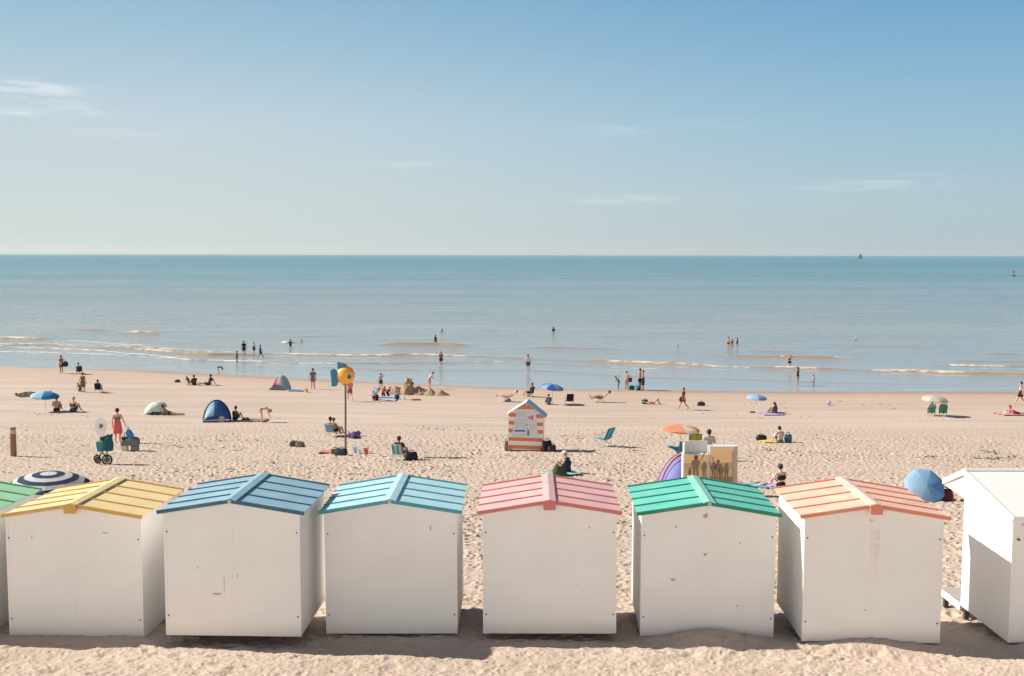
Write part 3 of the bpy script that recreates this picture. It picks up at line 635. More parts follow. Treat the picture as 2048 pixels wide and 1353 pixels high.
ro = node(n, 'ShaderNodeMath', operation='ADD'); l.new(mapr(n, l, lg.outputs[0], 2.0, 3.2, .12, .34), ro.inputs[0]); l.new(mapr(n, l, fa.outputs['Fac'], .1, .5, 0, .6), ro.inputs[1]); l.new(ro.outputs[0], b.inputs['Roughness'])
b.inputs['IOR'].default_value = 1.33
SPEC = n.new('ShaderNodeMath'); SPEC.operation = 'SUBTRACT'; l.new(mapr(n, l, lg.outputs[0], 2.05, 3.3, .75, .32), SPEC.inputs[0]); l.new(mapr(n, l, aa.outputs['Fac'], 0, 1, 0, .3), SPEC.inputs[1]); l.new(SPEC.outputs[0], b.inputs['Specular IOR Level'])
mb1 = node(n, 'ShaderNodeMapping'); mb1.inputs['Scale'].default_value = (.5, 1.6, 1); l.new(tc.outputs['Object'], mb1.inputs[0])
nb = node(n, 'ShaderNodeTexNoise', Scale=1., Detail=6., Roughness=.62); l.new(mb1.outputs[0], nb.inputs[0])
mb2 = node(n, 'ShaderNodeMapping'); mb2.inputs['Scale'].default_value = (.06, .3, 1); l.new(tc.outputs['Object'], mb2.inputs[0])
nb2 = node(n, 'ShaderNodeTexNoise', Scale=1., Detail=4.); l.new(mb2.outputs[0], nb2.inputs[0])
bp1 = node(n, 'ShaderNodeBump', Strength=1., Distance=1.2); l.new(nb2.outputs[0], bp1.inputs['Height'])
bp2 = node(n, 'ShaderNodeBump', Strength=1.); l.new(mapr(n, l, sp.outputs[1], 104, 200, .05, .5), bp2.inputs['Distance']); l.new(nb.outputs[0], bp2.inputs['Height']); l.new(bp1.outputs[0], bp2.inputs['Normal'])
l.new(mapr(n, l, sp.outputs[1], 104, 200, .08, 1.3), bp1.inputs['Distance'])
l.new(bp2.outputs[0], b.inputs['Normal'])
sea.data.materials.append(m)
# ------------------------------------------------------------------ beach huts
_rm = {}
def roofm(rgb):
    if rgb in _rm: return _rm[rgb]
    m, n, l, b = nmat('roof_paint'); tc = n.new('ShaderNodeTexCoord')
    a = node(n, 'ShaderNodeTexNoise', Scale=1.6, Detail=7.); l.new(tc.outputs['Object'], a.inputs[0])
    mp = node(n, 'ShaderNodeMapping'); mp.inputs['Scale'].default_value = (1.5, 22, 3); l.new(tc.outputs['Object'], mp.inputs[0]); s_ = node(n, 'ShaderNodeTexNoise', Scale=1., Detail=6.); l.new(mp.outputs[0], s_.inputs[0])
    f = node(n, 'ShaderNodeTexNoise', Scale=26., Detail=6., Roughness=.7); l.new(tc.outputs['Object'], f.inputs[0])
    lt = tuple(min(1, c*.85+.14) for c in rgb); dk = tuple(c*.9 for c in rgb)
    c = mixc(n, l, mapr(n, l, a.outputs[0], .35, .68), dk, rgb); c = mixc(n, l, mapr(n, l, s_.outputs[0], .52, .8, 0, .55), c, lt); c = mixc(n, l, mapr(n, l, f.outputs[0], .62, .72, 0, .5), c, (.62, .52, .42))
    l.new(c, b.inputs['Base Color']); l.new(mapr(n, l, a.outputs[0], .3, .7, .38, .62), b.inputs['Roughness'])
    bp = node(n, 'ShaderNodeBump', Strength=.25, Distance=.01); l.new(a.outputs[0], bp.inputs['Height']); l.new(bp.outputs[0], b.inputs['Normal'])
    _rm[rgb] = m; return m
m, n, l, b = nmat('hut_wall_paint')
tc = n.new('ShaderNodeTexCoord'); no = node(n, 'ShaderNodeTexNoise', Scale=1.1, Detail=5.); l.new(tc.outputs['Object'], no.inputs[0])
n2 = node(n, 'ShaderNodeTexNoise', Scale=60., Detail=3.); l.new(tc.outputs['Object'], n2.inputs[0])
mpw = node(n, 'ShaderNodeMapping'); mpw.inputs['Scale'].default_value = (5, 5, .5); l.new(tc.outputs['Object'], mpw.inputs[0]); n3 = node(n, 'ShaderNodeTexNoise', Scale=1., Detail=6.); l.new(mpw.outputs[0], n3.inputs[0])
c = mixc(n, l, mapr(n, l, no.outputs[0], .35, .65), (.82, .80, .77), (.86, .84, .81))
c = mixc(n, l, mapr(n, l, n3.outputs[0], .56, .8, 0, .08), c, (.66, .59, .52))
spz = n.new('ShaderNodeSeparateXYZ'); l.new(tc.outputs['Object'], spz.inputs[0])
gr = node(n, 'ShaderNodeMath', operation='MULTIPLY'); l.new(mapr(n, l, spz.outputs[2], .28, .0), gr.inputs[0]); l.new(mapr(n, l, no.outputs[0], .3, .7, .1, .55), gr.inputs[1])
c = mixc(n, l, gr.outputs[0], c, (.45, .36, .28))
l.new(c, b.inputs['Base Color']); b.inputs['Roughness'].default_value = .55
bp = node(n, 'ShaderNodeBump', Strength=.15, Distance=.004); l.new(n2.outputs[0], bp.inputs['Height']); l.new(bp.outputs[0], b.inputs['Normal'])
HW = m
HG = 'row of white beach huts with painted roofs'
def hut(label, x, y, ze, yaw, rgb, rib, endplate=True, capw=.24, capc=None, group=HG, wh=2.42, ww=2.56, rw=2.74, dep=2.35, rise=.22, gap=.0, detail_=None, tiltr=0):
    t = thing('beach_hut', label, 'beach hut', (x, y, ze-wh), yaw, group, ry=tiltr)
    fo, bo = .07, .1; yf, yb = fo, dep-bo; hw = ww/2; sl_ = rise/(rw/2); ez = wh+sl_*(rw/2-hw)-.03
    th = .035
    for y0, y1 in ((yf, yf+th), (yb-th, yb)):
        MB().prism([(-hw, 0), (hw, 0), (hw, ez), (0, ez+sl_*hw), (-hw, ez)], y0, y1).build('gable_wall', HW, t)
    for s in (-1, 1): MB().box((s*(hw-th/2-.003), (yf+yb)/2, ez/2+.002), (th, yb-yf-2*th-.004, ez-.01)).build('side_wall', HW, t)
    MB().box((0, (yf+yb)/2, .03), (ww-.1, yb-yf-.08, .05)).build('floor', WOOD, t)
    for s in (-1, 1): MB().box((s*(hw-.4), (yf+yb)/2+.12, -.07), (.09, yb-yf-.4, .14)).build('skid', DARKM, t)
    for s in (-1, 1):                     # thin edge trims on the corners and four bolts
        MB().box((s*(hw-.028), yf-.003, ez/2), (.05, .006, ez-.02)).build('corner_trim', HW, t)
        for z in (.38, 1.98):
            MB().tube((s*(hw-.06), yf-.014, z), (s*(hw-.06), yf-.002, z), .014, .016, 8).build('bolt', DARKM, t)
    MB().box((.0, yf-.0025, (ez+sl_*hw)/2-.03), (.035, .005, ez+sl_*hw-.16)).build('joint_strip', HW, t)
    rm = roofm(rgb); rb = roofm(rib); rc = roofm(capc or rgb)
    for s in (-1, 1):
        u = V(s*rw/2, 0, -rise).normalized(); nn = V(-u.z*s, 0, u.x*s).normalized(); 
        if nn.z < 0: nn = -nn
        L = math.hypot(rw/2, rise); o0 = V(0, 0, wh+rise)
        P = lambda a, yy, k: o0+u*a+V(0, yy, 0)+nn*k
        bm_ = MB(); a0 = .02
        vs = [P(a, yy, k) for k in (0, .02) for a, yy in ((a0, 0), (L, 0), (L, dep), (a0, dep))]
        bm_.add(vs, [(0, 1, 2, 3), (4, 5, 6, 7), (0, 1, 5, 4), (1, 2, 6, 5), (2, 3, 7, 6), (3, 0, 4, 7)])
        rp = bm_.build('roof_panel', rm, t)
        for k, yy in enumerate(np.linspace(0, dep, 5)):
            if k in (0,): w0, w1, hh = -.012, .02, .045
            elif k == 4: w0, w1, hh = -.03, .012, .045
            else: w0, w1, hh = -.013, .013, .042
            e = MB(); vs = [P(a, yy+w, q) for q in (.0 if k in (0, 4) else .02, hh) for a, w in ((capw*.5-.03, w0), (L+.004, w0), (L+.004, w1), (capw*.5-.03, w1))]
            if k in (0, 4): vs = [P(a, yy+w, q) for q in (-.022, hh) for a, w in ((.0, w0), (L+.004, w0), (L+.004, w1), (.0, w1))]
            e.add(vs, [(0, 1, 2, 3), (4, 5, 6, 7), (0, 1, 5, 4), (1, 2, 6, 5), (2, 3, 7, 6), (3, 0, 4, 7)]); e.build('seam', rb, rp)
    cz = wh+rise+.035; w = capw/2; cp = MB()
    cp.prism([(-w, cz-.02), (-w, cz), (0, cz+.03), (w, cz), (w, cz-.02), (0, cz+.02)], -.03, dep+.03)
    cp.build('ridge_cap', rc, t)
    if endplate:
        MB().prism([(-w+.01, cz-.17), (w-.01, cz-.17), (w, cz-.02), (w, cz-.002), (0, cz+.028), (-w, cz-.002), (-w, cz-.02)], -.075, -.032).build('ridge_end_plate', rb, t)
    else:
        MB().box((0, -.035, cz-.02), (.07, .02, .06)).build('ridge_bracket', STEEL, t)
    if detail_: detail_(t, yf, ez, hw)
    return t
def smudges(pts):
    def f(t, yf, ez, hw):
        for k, (x, z, w, h, c) in enumerate(pts):
            q = MB(); q.add([(x+w/2*math.cos(a)*(1+.3*math.sin(3*a+k)), yf-.0015-.0004*k, z+h/2*math.sin(a)*(1+.25*math.cos(2*a+k))) for a in np.linspace(0, 2*math.pi, 13)[:-1]], [tuple(range(12))])
            q.build('stain', paint(c, .8, .2, 20, 'stain'), t)
    return f
RUST = (.56, .36, .22); GREY = (.45, .40, .37)
hut('pale green roofed beach hut cut off by the left edge, behind the yellow roofed one', -11.55, 19.95, 7.42, -.03, (.34, .62, .38), (.08, .34, .15))
hut('yellow roofed white beach hut beside the navy striped umbrella', -8.479, 19.877, 7.442, -.032, (.88, .68, .34), (.66, .38, .09), ww=2.66, detail_=smudges([(-.82, 2.0, .02, .1, GREY), (.62, 2.1, .12, .03, GREY)]))
hut('dark blue roofed white beach hut between the yellow and the light blue roofs', -5.213, 19.123, 7.709, -.03, (.28, .46, .55), (.035, .12, .20), False, wh=2.35, detail_=smudges([(-.3, .8, .16, .05, GREY), (-.16, .98, .02, .4, (.62, .58, .55)), (.09, 1.15, .02, .05, GREY), (-.65, 1.3, .02, .04, RUST)]))
hut('light blue roofed white beach hut between the dark blue and the pink roofs', -2.326, 19.855, 7.538, -.005, (.44, .70, .75), (.06, .32, .40), False, wh=2.4, capc=(.42, .66, .76), tiltr=-.006, detail_=smudges([(.77, 2.08, .02, .14, (.40, .25, .2))]))
hut('pink roofed white beach hut in the middle of the row', .733, 19.613, 7.594, -.016, (.76, .46, .44), (.62, .18, .17), True, wh=2.36, tiltr=-.006, detail_=smudges([(.76, 2.07, .03, .05, GREY), (.55, .95, .03, .02, RUST)]))
hut('green roofed white beach hut with brown stains below its ridge', 3.766, 19.695, 7.544, -.037, (.15, .58, .46), (.01, .22, .15), False, wh=2.4, capc=(.28, .62, .50), detail_=smudges([(-.05, 1.62, .07, .07, RUST), (-.66, 1.12, .1, .05, RUST), (.6, 1.85, .03, .05, GREY), (-.62, 2.16, .04, .04, GREY), (.58, .62, .03, .04, GREY), (-.05, 2.38, .1, .1, RUST), (-1.0, .9, .34, .02, (.72, .66, .61))]))
hut('salmon orange roofed white beach hut, nearest left of the plain white hut', 6.734, 19.113, 7.644, -.037, (.88, .56, .42), (.72, .25, .15), True, wh=2.38, capc=(.88, .60, .50), detail_=smudges([(.03, 1.75, .16, 1.1, (.80, .75, .69)), (-.04, 2.32, .12, .05, (.70, .56, .42)), (-.12, .62, .03, .03, RUST)]))
# ------------------------------------------------------------------ plain white hut at the right edge, ridge across, porch towards the sea
def white_hut():
    x0, yf, yr, yb = 9.37, 19.3, 21.4, 22.42; w = 2.7; zb = 5.22; z0 = 5.0
    t = thing('beach_hut', 'plain white hut on legs with pale grey roof, cut off by the right edge', 'beach hut', (x0, yf, z0), 0)
    D = yr-yf; B = yb-yf; ze, zr = 7.62-z0, 8.04-z0; fl = zb-z0; th = .04; rw = paint((.74, .75, .72), .55, .04, 3, 'roof_paint'); edge = paint((.80, .79, .75), .45, .03, 3, 'trim_paint')
    for x in (0, w-th):
        q = MB(); vs = [(xx, y, z) for xx in (x, x+th) for y, z in ((0, fl), (D, fl), (D, zr-.03), (0, ze-.03))]
        q.add(vs, [(0, 1, 2, 3), (7, 6, 5, 4), (0, 4, 5, 1), (1, 5, 6, 2), (2, 6, 7, 3), (3, 7, 4, 0)]); q.build('side_wall', HW, t)
    MB().box((w/2, th/2+.01, (fl+ze)/2-.03), (w-.01, th, ze-fl-.04)).build('front_wall', HW, t)
    MB().box((w/2, D-th, (fl+zr)/2-.03), (w-2*th-.01, th, zr-fl-.08)).build('rear_wall', HW, t)
    for n_, (ya, za, yb_, zb_) in enumerate(((-.06, ze-.012, D, zr), (D+.002, zr, B, ze+.01))):
        q = MB(); vs = [(xx, y, z+k) for xx in (-.03, w+.05) for y, z, k in ((ya, za, 0), (yb_, zb_, 0), (yb_, zb_, .03), (ya, za, .03))]
        q.add(vs, [(0, 1, 2, 3), (7, 6, 5, 4), (0, 4, 5, 1), (1, 5, 6, 2), (2, 6, 7, 3), (3, 7, 4, 0)]); r = q.build('roof_panel', rw, t)
        for x in (-.045,):
            e = MB(); vs = [(xx, y, z+k) for xx in (x, x+.04) for y, z, k in ((ya, za, -.06), (yb_, zb_, -.06), (yb_, zb_, .055), (ya, za, .055))]
            e.add(vs, [(0, 1, 2, 3), (7, 6, 5, 4), (0, 4, 5, 1), (1, 5, 6, 2), (2, 6, 7, 3), (3, 7, 4, 0)]); e.build('verge_trim', edge, r)
    MB().box((w/2, D, zr+.045), (w+.08, .09, .04)).build('ridge_cap', edge, t)
    MB().box((w/2, -.075, ze+.0), (w+.06, .03, .07)).build('eave_trim', edge, t)
    q = MB(); vs = [(xx, y, z) for xx in (.005, .035) for y, z in ((D+.004, zr-.07), (D+.004, ze-.14), (B-.05, ze-.07))]
    q.add(vs, [(0, 1, 2), (5, 4, 3), (0, 3, 4, 1), (1, 4, 5, 2), (2, 5, 3, 0)]); q.build('porch_gable', HW, t)
    d = MB()
    for k in range(9): d.box((w/2+.03, D+.08+k*.14, fl-.03), (w-.1, .105, .03))
    dk = d.build('porch_deck', paint((.50, .45, .40), .8, .2, 5, 'boards'), t); MB().box((.0, D+.6, fl-.035), (.06, 1.25, .12)).build('deck_edge', edge, dk)
    for x in (.08, w-.1):
        for y in (.12, D-.1, B-.1): MB().box((x, y, fl/2-.12), (.09, .09, fl+.2)).build('leg', DARKM if y > 1 else WOOD, t)
    dr = MB().box((.95, -.012, (fl+ze)/2-.1), (.8, .03, ze-fl-.35)).build('door', HW, t)
    MB().tube((.12, -.03, 2.2), (.12, .0, 2.2), .022, n=10).build('bolt', DARKM, t); MB().box((.22, -.006, 2.48), (.1, .012, .025)).build('hinge', STEEL, t); MB().box((.62, -.035, 2.48), (.1, .012, .03)).build('hinge', BLACK, dr)
    MB().box((.028, -.0, (fl+ze)/2-.03), (.05, .012, ze-fl-.06)).build('corner_trim', HW, t)
white_hut()
# ------------------------------------------------------------------ fish beacon
FS = 54.5
def fish():
    base = at(691, 911); base.z = gz(base.x, base.y); k = base.y/FPX
    t = thing('fish_beacon', 'orange fish with blue fins on a tall pole above the sand', 'beach marker', base)
    zc = (911-748)*k; R = 18.6*k; c = V(.05, 0, zc)
    om = paint((.85, .40, .06), .35, .08, 3, 'orange_plastic'); bm_ = paint((.03, .20, .34), .4, .1, 4, 'blue_plastic'); pm = paint((.12, .11, .08), .5, .2, 6, 'pole_paint')
    q = MB(); q.tube((0, 0, -.3), (.04, 0, zc-R*.9), .055, .05, 10); q.build('pole', pm, t)
    q = MB().ell(c, (R, R*.8, R), 32, 20); body = q.build('body', om, t, smooth=True)
    q = MB(); q.tube(c+V(R*.62, -R*.6, -.02), c+V(R*.62, -R*.62, -.02), .01, n=8); 
    pts = [(R*.25, -.09), (R*.5, .1), (R*.74, -.02), (R*.6, -.16), (R*.42, -.13)]
    q = MB(); q.prism([(c.x+x, c.z+z) for x, z in pts], c.y-R*.775, c.y-R*.3); q.build('eye', paint((.02, .09, .1), .3, .1, 5, 'eye_paint'), body)
    # tail: a curved upright band behind the body; dorsal fin on top
    S = lambda px, py: (( px-691)*k, (911-py)*k)
    q = MB(); q.prism([S(663, 737), S(669, 735), S(676, 741), S(679, 748), S(679, 757), S(675, 770), S(665, 770), S(665, 758), S(664, 748)], -.2, .2); q.build('tail_fin', bm_, t, bevel=.04)
    q = MB(); q.prism([S(677, 721), S(690, 724), S(697, 730), S(690, 732), S(684, 735), S(679, 738), S(677, 731)], -.13, .13); q.build('back_fin', bm_, t, bevel=.03)
    q = MB(); q.tube(V(0, 0, zc-R*1.05), V(0, 0, zc-R*.88), .1, .13, 12); q.build('collar', pm, t)
fish()
# ------------------------------------------------------------------ lifeguard information hut
def info_hut():
    a = at(1016, 900); b_ = at(1087, 904); k = a.y/FPX
    base = at(1052, 902); t = thing('information_hut', 'orange and white striped information hut with a pale blue roof', 'information hut', (base.x, base.y, gz(base.x, base.y)), R_(-6))
    X = lambda px: (px-1052)*k; Z = lambda py: (902-py)*k
    wm = paint((.74, .74, .70), .5, .05, 4, 'white_paint'); om = paint((.66, .17, .07), .5, .08, 5, 'orange_paint'); pn = paint((.62, .66, .72), .35, .05, 4, 'panel'); D = 1.0
    out = [(X(1016), Z(900.5)), (X(1086), Z(900.5)), (X(1087), Z(832)), (X(1053), Z(806.5)), (X(1017), Z(828))]
    fr = MB().prism(out, -.02, .03).build('front_wall', wm, t)
    MB().prism([(x*.985, z*.99+.01) for x, z in out], .032, D).build('rear_body', wm, t)
    e0, e1 = -.026, -.018
    def band(pts): MB().prism(pts, e0, e1).build('orange_band', om, t)
    band([(X(1034), Z(818)), (X(1070), Z(818)), (X(1065), Z(813)), (X(1058), Z(809.5)), (X(1048), Z(809.5)), (X(1041), Z(813))])
    for (l0, l1, r0, r1, y0, y1) in ((1017, 1033, 1070.5, 1086.5, 825.5, 833.5), (1017, 1029, 1072, 1086, 842, 849.5), (1016.5, 1025.5, 1074.5, 1086, 857.5, 865)):
        band([(X(l0), Z(y1)), (X(l1-1), Z(y1)), (X(l1), Z(y0)), (X(l0), Z(y0))]); band([(X(r0+1), Z(y1+2)), (X(r1), Z(y1+2)), (X(r1), Z(y0+2)), (X(r0), Z(y0+2))])
    for y0, y1 in ((875, 882), (890.5, 898)): band([(X(1016.5), Z(y1)), (X(1085.5), Z(y1+1)), (X(1085.5), Z(y0+1)), (X(1016.5), Z(y0))])
    p = MB().prism([(X(1024), Z(874.5)), (X(1077), Z(876)), (X(1071), Z(822)), (X(1034), Z(820))], -.045, -.027).build('information_panel', pn, t)
    red = paint((.55, .05, .12), .5, .1, 5, 'red_print'); blu = paint((.06, .14, .36), .5, .1, 5, 'blue_print'); drk = paint((.05, .07, .10), .5, .1, 5, 'dark_print'); gry = paint((.36, .38, .42), .6, .1, 5, 'grey_print')
    q = MB(); q.prism([(X(1054.5), Z(834)), (X(1066), Z(840)), (X(1066.5), Z(829.5))], -.05, -.046); q.build('emblem', red, p)
    q = MB(); q.prism([(X(1060), Z(834.2)), (X(1063.5), Z(836)), (X(1063.7), Z(832.3))], -.054, -.0505); q.build('emblem_centre', pn, p)
    q = MB(); q.box((X(1040), -.048, Z(861.5)), (X(1051)-X(1029), .004, .1)); q.build('blue_bar', blu, p)
    q = MB()
    for y in (861.3, 865.3, 869.3): q.box((X(1056.7), -.048, Z(y)), (.125, .004, .075))
    q.box((X(1054), -.048, Z(849)), (.1, .004, .04)); q.build('dark_print', drk, p)
    q = MB(); random.seed(3)
    for y in (824.5, 827, 829.5, 832, 839.5, 844, 847, 850.5, 853.5, 868, 871):
        x = 1036-(y-822)*.15
        while x < 1052: w_ = random.uniform(1, 3.5); q.box((X(x+w_/2), -.0475, Z(y)), (w_*k, .003, .018)); x += w_+.6
    q.box((X(1045), -.0475, Z(839.3)), (.62, .003, .02)); q.build('small_print', gry, p)
    q = MB()
    for y in (849, 852.5, 856):
        for x in (1060, 1063, 1066, 1069): q.box((X(x), -.0475, Z(y)), (.035, .003, .035))
    q.box((X(1054), -.0475, Z(856.3)), (.1, .003, .03)); q.build('red_print', red, p)
    rb = paint((.30, .52, .62), .45, .06, 4, 'roof_paint')
    for s, m_ in ((-1, wm), (1, rb)):
        ap = V(X(1053), 0, Z(804.5)); ev = V(X(1091) if s > 0 else X(1013.5), 0, Z(835) if s > 0 else Z(830)); n_ = (ev-ap).cross(V(0, 1, 0)).normalized(); n_ = n_ if n_.z > 0 else -n_
        q = MB(); vs = [ap+V(0, y, 0)+n_*h for h in (0, .05) for y in (-.12, D+.15)]+[ev+V(0, y, 0)+n_*h for h in (0, .05) for y in (-.12, D+.15)]
        q.add(vs, [(0, 1, 5, 4), (2, 6, 7, 3), (0, 4, 6, 2), (1, 3, 7, 5), (4, 5, 7, 6), (0, 2, 3, 1)]); q.build('roof_panel', m_, t)
    for x in (X(1020), X(1082)): MB().box((x, .4, .02), (.12, 1.0, .2)).build('skid', WOOD, t)
info_hut()
# ------------------------------------------------------------------ photo display boxes behind the green hut
def display():
    Y = 39.5; k = Y/FPX; bx = (1427-1024)*k; z0 = gz(bx, Y); t = thing('photo_display', 'pair of white display boxes printed with a sepia beach scene, behind the green roof', 'display stand', (bx, Y, z0))
    X = lambda px: (px-1427)*k
    Z = lambda py: CH-(py-510)/FPX*Y-z0
    wm = paint((.72, .71, .67), .5, .05, 4, 'white_paint'); D = .38
    MB().box(((X(1371)+X(1423))/2, D/2, Z(912)/2), (X(1423)-X(1371), D, Z(912))).build('cabinet', wm, t, bevel=.01)
    MB().box(((X(1375)+X(1424))/2, D*.9, (Z(912)+Z(888))/2), (X(1424)-X(1377), .07, Z(888)-Z(912))).build('raised_back', paint((.66, .67, .66), .5, .04, 4, 'grey_white'), t)
    MB().box((X(1374), D*.45, (Z(912)+Z(890))/2), (.05, D*.8, Z(890)-Z(912)-.01)).build('side_board', wm, t)
    MB().box(((X(1424.5)+X(1481))/2, D/2+.1, Z(897)/2), (X(1481)-X(1424.5), D, Z(897))).build('cabinet', wm, t, bevel=.01)
    MB().box((X(1477.5), .06, Z(897)/2), (.15, .06, Z(896))).build('side_post', paint((.50, .42, .33), .7, .1, 5, 'beige_board'), t)
    sky_ = paint((.90, .60, .33), .7, .12, 2, 'print_sky'); sea_ = paint((.60, .42, .25), .7, .2, 4, 'print_sea'); snd = paint((.72, .50, .29), .7, .15, 4, 'print_sand'); fig = paint((.24, .18, .115), .7, .6, 14, 'print_figures'); red = paint((.25, .05, .06), .7, .2, 6, 'print_red'); ft = paint((.42, .22, .14), .7, .2, 4, 'print_foot')
    def panel(xa, xb, zt, y, figs):
        q = MB(); r = lambda a, b, c, d, m, e=0: q.box(((a+b)/2, y-e, (c+d)/2), (b-a, .01, d-c), m=m)
        zb = Z(985); r(xa, xb, Z(930), zt, 0); r(xa, xb, Z(943), Z(930)-.001, 1); r(xa, xb, Z(959), Z(943)-.001, 2); r(xa, xb, zb, Z(959)-.001, 3)
        pr = q.build('printed_photo', [sky_, sea_, snd, ft], t); g = MB()
        for (px, top, bot, w_, arm, hat) in figs:
            x = X(px); hgt = Z(top)-Z(bot); zf = Z(bot); e = y-.008
            def P(pts, m=0): g.prism([(x+a*w_, zf+b*hgt) for a, b in pts], e-.004, e, m)
            P([(-.30, 0), (-.14, 0), (-.04, .42), (.02, .44), (.16, .02), (.32, 0), (.26, .5), (.30, .62), (.42, .80), (.12, .85), (-.12, .85), (-.42, .80), (-.30, .62), (-.28, .5)])
            P([(-.42, .80), (-.34, .78), (-.40, .60), (-.22, .50), (-.26, .46), (-.52, .58)]); hr = min(.075*hgt+.012, .24*w_)
            g.add([(x+hr*math.cos(a), e-.005, zf+hgt*.85+hr*1.05+hr*1.15*math.sin(a)) for a in np.linspace(0, 2*math.pi, 13)[:-1]], [tuple(range(12))], 1 if hat else 0)
            if arm: P([(.35*arm, .72), (.5*arm, .8), (.95*arm, 1.12), (.85*arm, 1.16)])
        g.build('printed_figures', [fig, red], pr)
    panel(X(1373), X(1421.5), Z(914), -.012, [(1397, 916, 966, .36, 1, 1), (1414, 927, 966, .22, 0, 0), (1385, 940, 968, .16, 0, 0)])
    panel(X(1426.5), X(1472), Z(900), .088, [(1434, 930, 966, .24, -1, 0), (1443, 925, 966, .26, -1, 0), (1450, 934, 968, .18, 0, 0), (1460, 932, 970, .26, 0, 0)])
    MB().box((X(1421.8), -.03, Z(916)/2), (.035, .03, Z(916)-.02)).build('corner_post', wm, t)
display()
# ------------------------------------------------------------------ wooden post, bins, cart
p_ = G(27, 913); t = thing('wooden_post', 'brown wooden post with a pale band, by the left edge', 'post', p_)
k = p_.y/FPX; hh = 59*k
MB().tube((0, 0, -.3), (.01, 0, hh*.79), .155, .15, 14).build('shaft', WOOD, t, smooth=False); MB().tube((.01, 0, hh*.79), (.012, 0, hh*.93), .152, .15, 14).build('pale_band', paint((.55, .42, .36), .7, .1, 6, 'band_paint'), t); MB().tube((.012, 0, hh*.93), (.012, 0, hh), .15, .14, 14).build('cap', paint((.24, .17, .12), .8, .2, 6, 'wood_top'), t)
def wheel(c, r, w, t, ax='x'):
    q = MB(); N = 24; P = []
    for i in range(N):
        a = 2*math.pi*i/N; row = []
        for j in range(8):
            b = 2*math.pi*j/8; rr = r-w*.5+w*.5*math.cos(b); row.append(Vector(c)+V(rr*math.cos(a), w*.6*math.sin(b), rr*math.sin(a)))
        P.append(row)
    P.append(P[0]); q.grid(P, closed=True)
    wh = q.build('wheel', BLACK, t, smooth=True); h = MB(); h.tube(Vector(c)-V(0, .05, 0), Vector(c)+V(0, .05, 0), r*.16, n=10)
    for i in range(6):
        a = math.pi*i/3; h.tube(c, Vector(c)+V(math.cos(a)*(r-w), 0, math.sin(a)*(r-w)), .012)
    h.tube(Vector(c)-V(0, .02, 0), Vector(c)+V(0, .02, 0), r*.55, n=14); h.build('hub', paint((.10, .10, .11), .4, .2, 8, 'rim'), wh)
def cart():
    b = G(213, 929); k = b.y/FPX; t = thing('beach_buggy', 'teal baby buggy with a large black front wheel, loaded with beach gear', 'buggy', b, 0)
    X = lambda px: (px-213)*k; Z = lambda py: (929-py)*k
    wheel((X(216), -.1, .24), .27, .09, t); wheel((X(190), .25, .24), .18, .07, t); wheel((X(196), -.02, .2), .17, .07, t)
    f = MB(); f.pipe([V(X(216), 0, .25), V(X(213), .0, Z(890)), V(X(207), .05, Z(873)), V(X(224), .08, Z(872))], .028); f.pipe([V(X(190), .2, .25), V(X(205), .1, Z(903)), V(X(222), .1, Z(885))], .025); f.pipe([V(X(205), 0, Z(905)), V(X(216), 0, .3)], .03); f.pipe([V(X(196), 0, .2), V(X(206), 0, Z(902))], .022); f.build('frame', DARKM, t)
    tl = cloth((.05, .25, .30), .05)
    q = MB(); q.prism([(X(194), Z(882)), (X(210), Z(880)), (X(210), Z(893)), (X(205), Z(903)), (X(198), Z(903)), (X(195), Z(893))], -.15, .25); q.build('seat', tl, t, bevel=.05)
    q = MB(); q.prism([(X(200), Z(874)), (X(224), Z(868)), (X(222), Z(880)), (X(203), Z(884))], -.05, .3); q.build('hood', cloth((.02, .04, .06), .05), t, bevel=.05)
    bg_ = thing('shoulder_bag', 'dark teal bag hanging from the right side of the buggy', 'bag', b+V(X(221), -.2, Z(901)), 0, 'bags and belongings on the sand')
    q = MB(); q.prism([(-.16, 0), (.2, .02), (.24, .35), (.16, .68), (-.12, .66), (-.2, .3)], -.1, .12); q.build('bag_body', cloth((.012, .09, .11), .05), bg_, bevel=.05); q = MB(); q.pipe([V(-.1, 0, .62), V(-.02, 0, .85), V(.1, 0, .64)], .014); q.build('strap', BLACK, bg_)
    s = thing('skimboard', 'white oval skimboard with a dark star emblem on top of the buggy', 'skimboard', b+V(X(205.5), -.2, Z(869)), R_(-8), rx=R_(-8))
    hz = (869-832)*k/2; hx = 12.5*k
    q = MB(); q.prism([(hx*math.cos(a), hz+hz*math.sin(a)) for a in np.linspace(0, 2*math.pi, 33)[:-1]], -.012, .012); q.build('board', paint((.78, .79, .80), .3, .03, 4, 'board'), s)
    st = []
    for i in range(12): a = 2*math.pi*i/12+.3; r = .17 if i % 2 == 0 else .055; r *= 1+.25*math.sin(i*2.3); st.append((.02+r*math.cos(a), hz+.02+r*math.sin(a)*1.1))
    q = MB(); q.prism(st, -.0165, -.0125); q.build('emblem', paint((.04, .07, .08), .5, .1, 5, 'emblem'), s)
cart()
b = G(262, 902); k = b.y/FPX
t = thing('beach_wagon', 'grey cloth beach wagon with a pale box beneath, right of the buggy', 'wagon', b)
q = MB(); q.prism([(-.52, .30), (.42, .28), (.42, .62), (.2, .75), (-.2, .66), (-.5, .52)], -.2, .3); q.build('wagon_body', cloth((.14, .16, .17), .05), t, bevel=.06)
q = MB(); q.box((-.33, 0, .15), (.32, .3, .28)); q.build('pale_box', paint((.60, .55, .52), .6, .1, 5, 'box'), t, bevel=.02); q = MB(); q.box((.22, .0, .14), (.38, .3, .26)); q.build('lower_box', paint((.22, .18, .16), .7, .15, 5, 'brown_box'), t, bevel=.02)
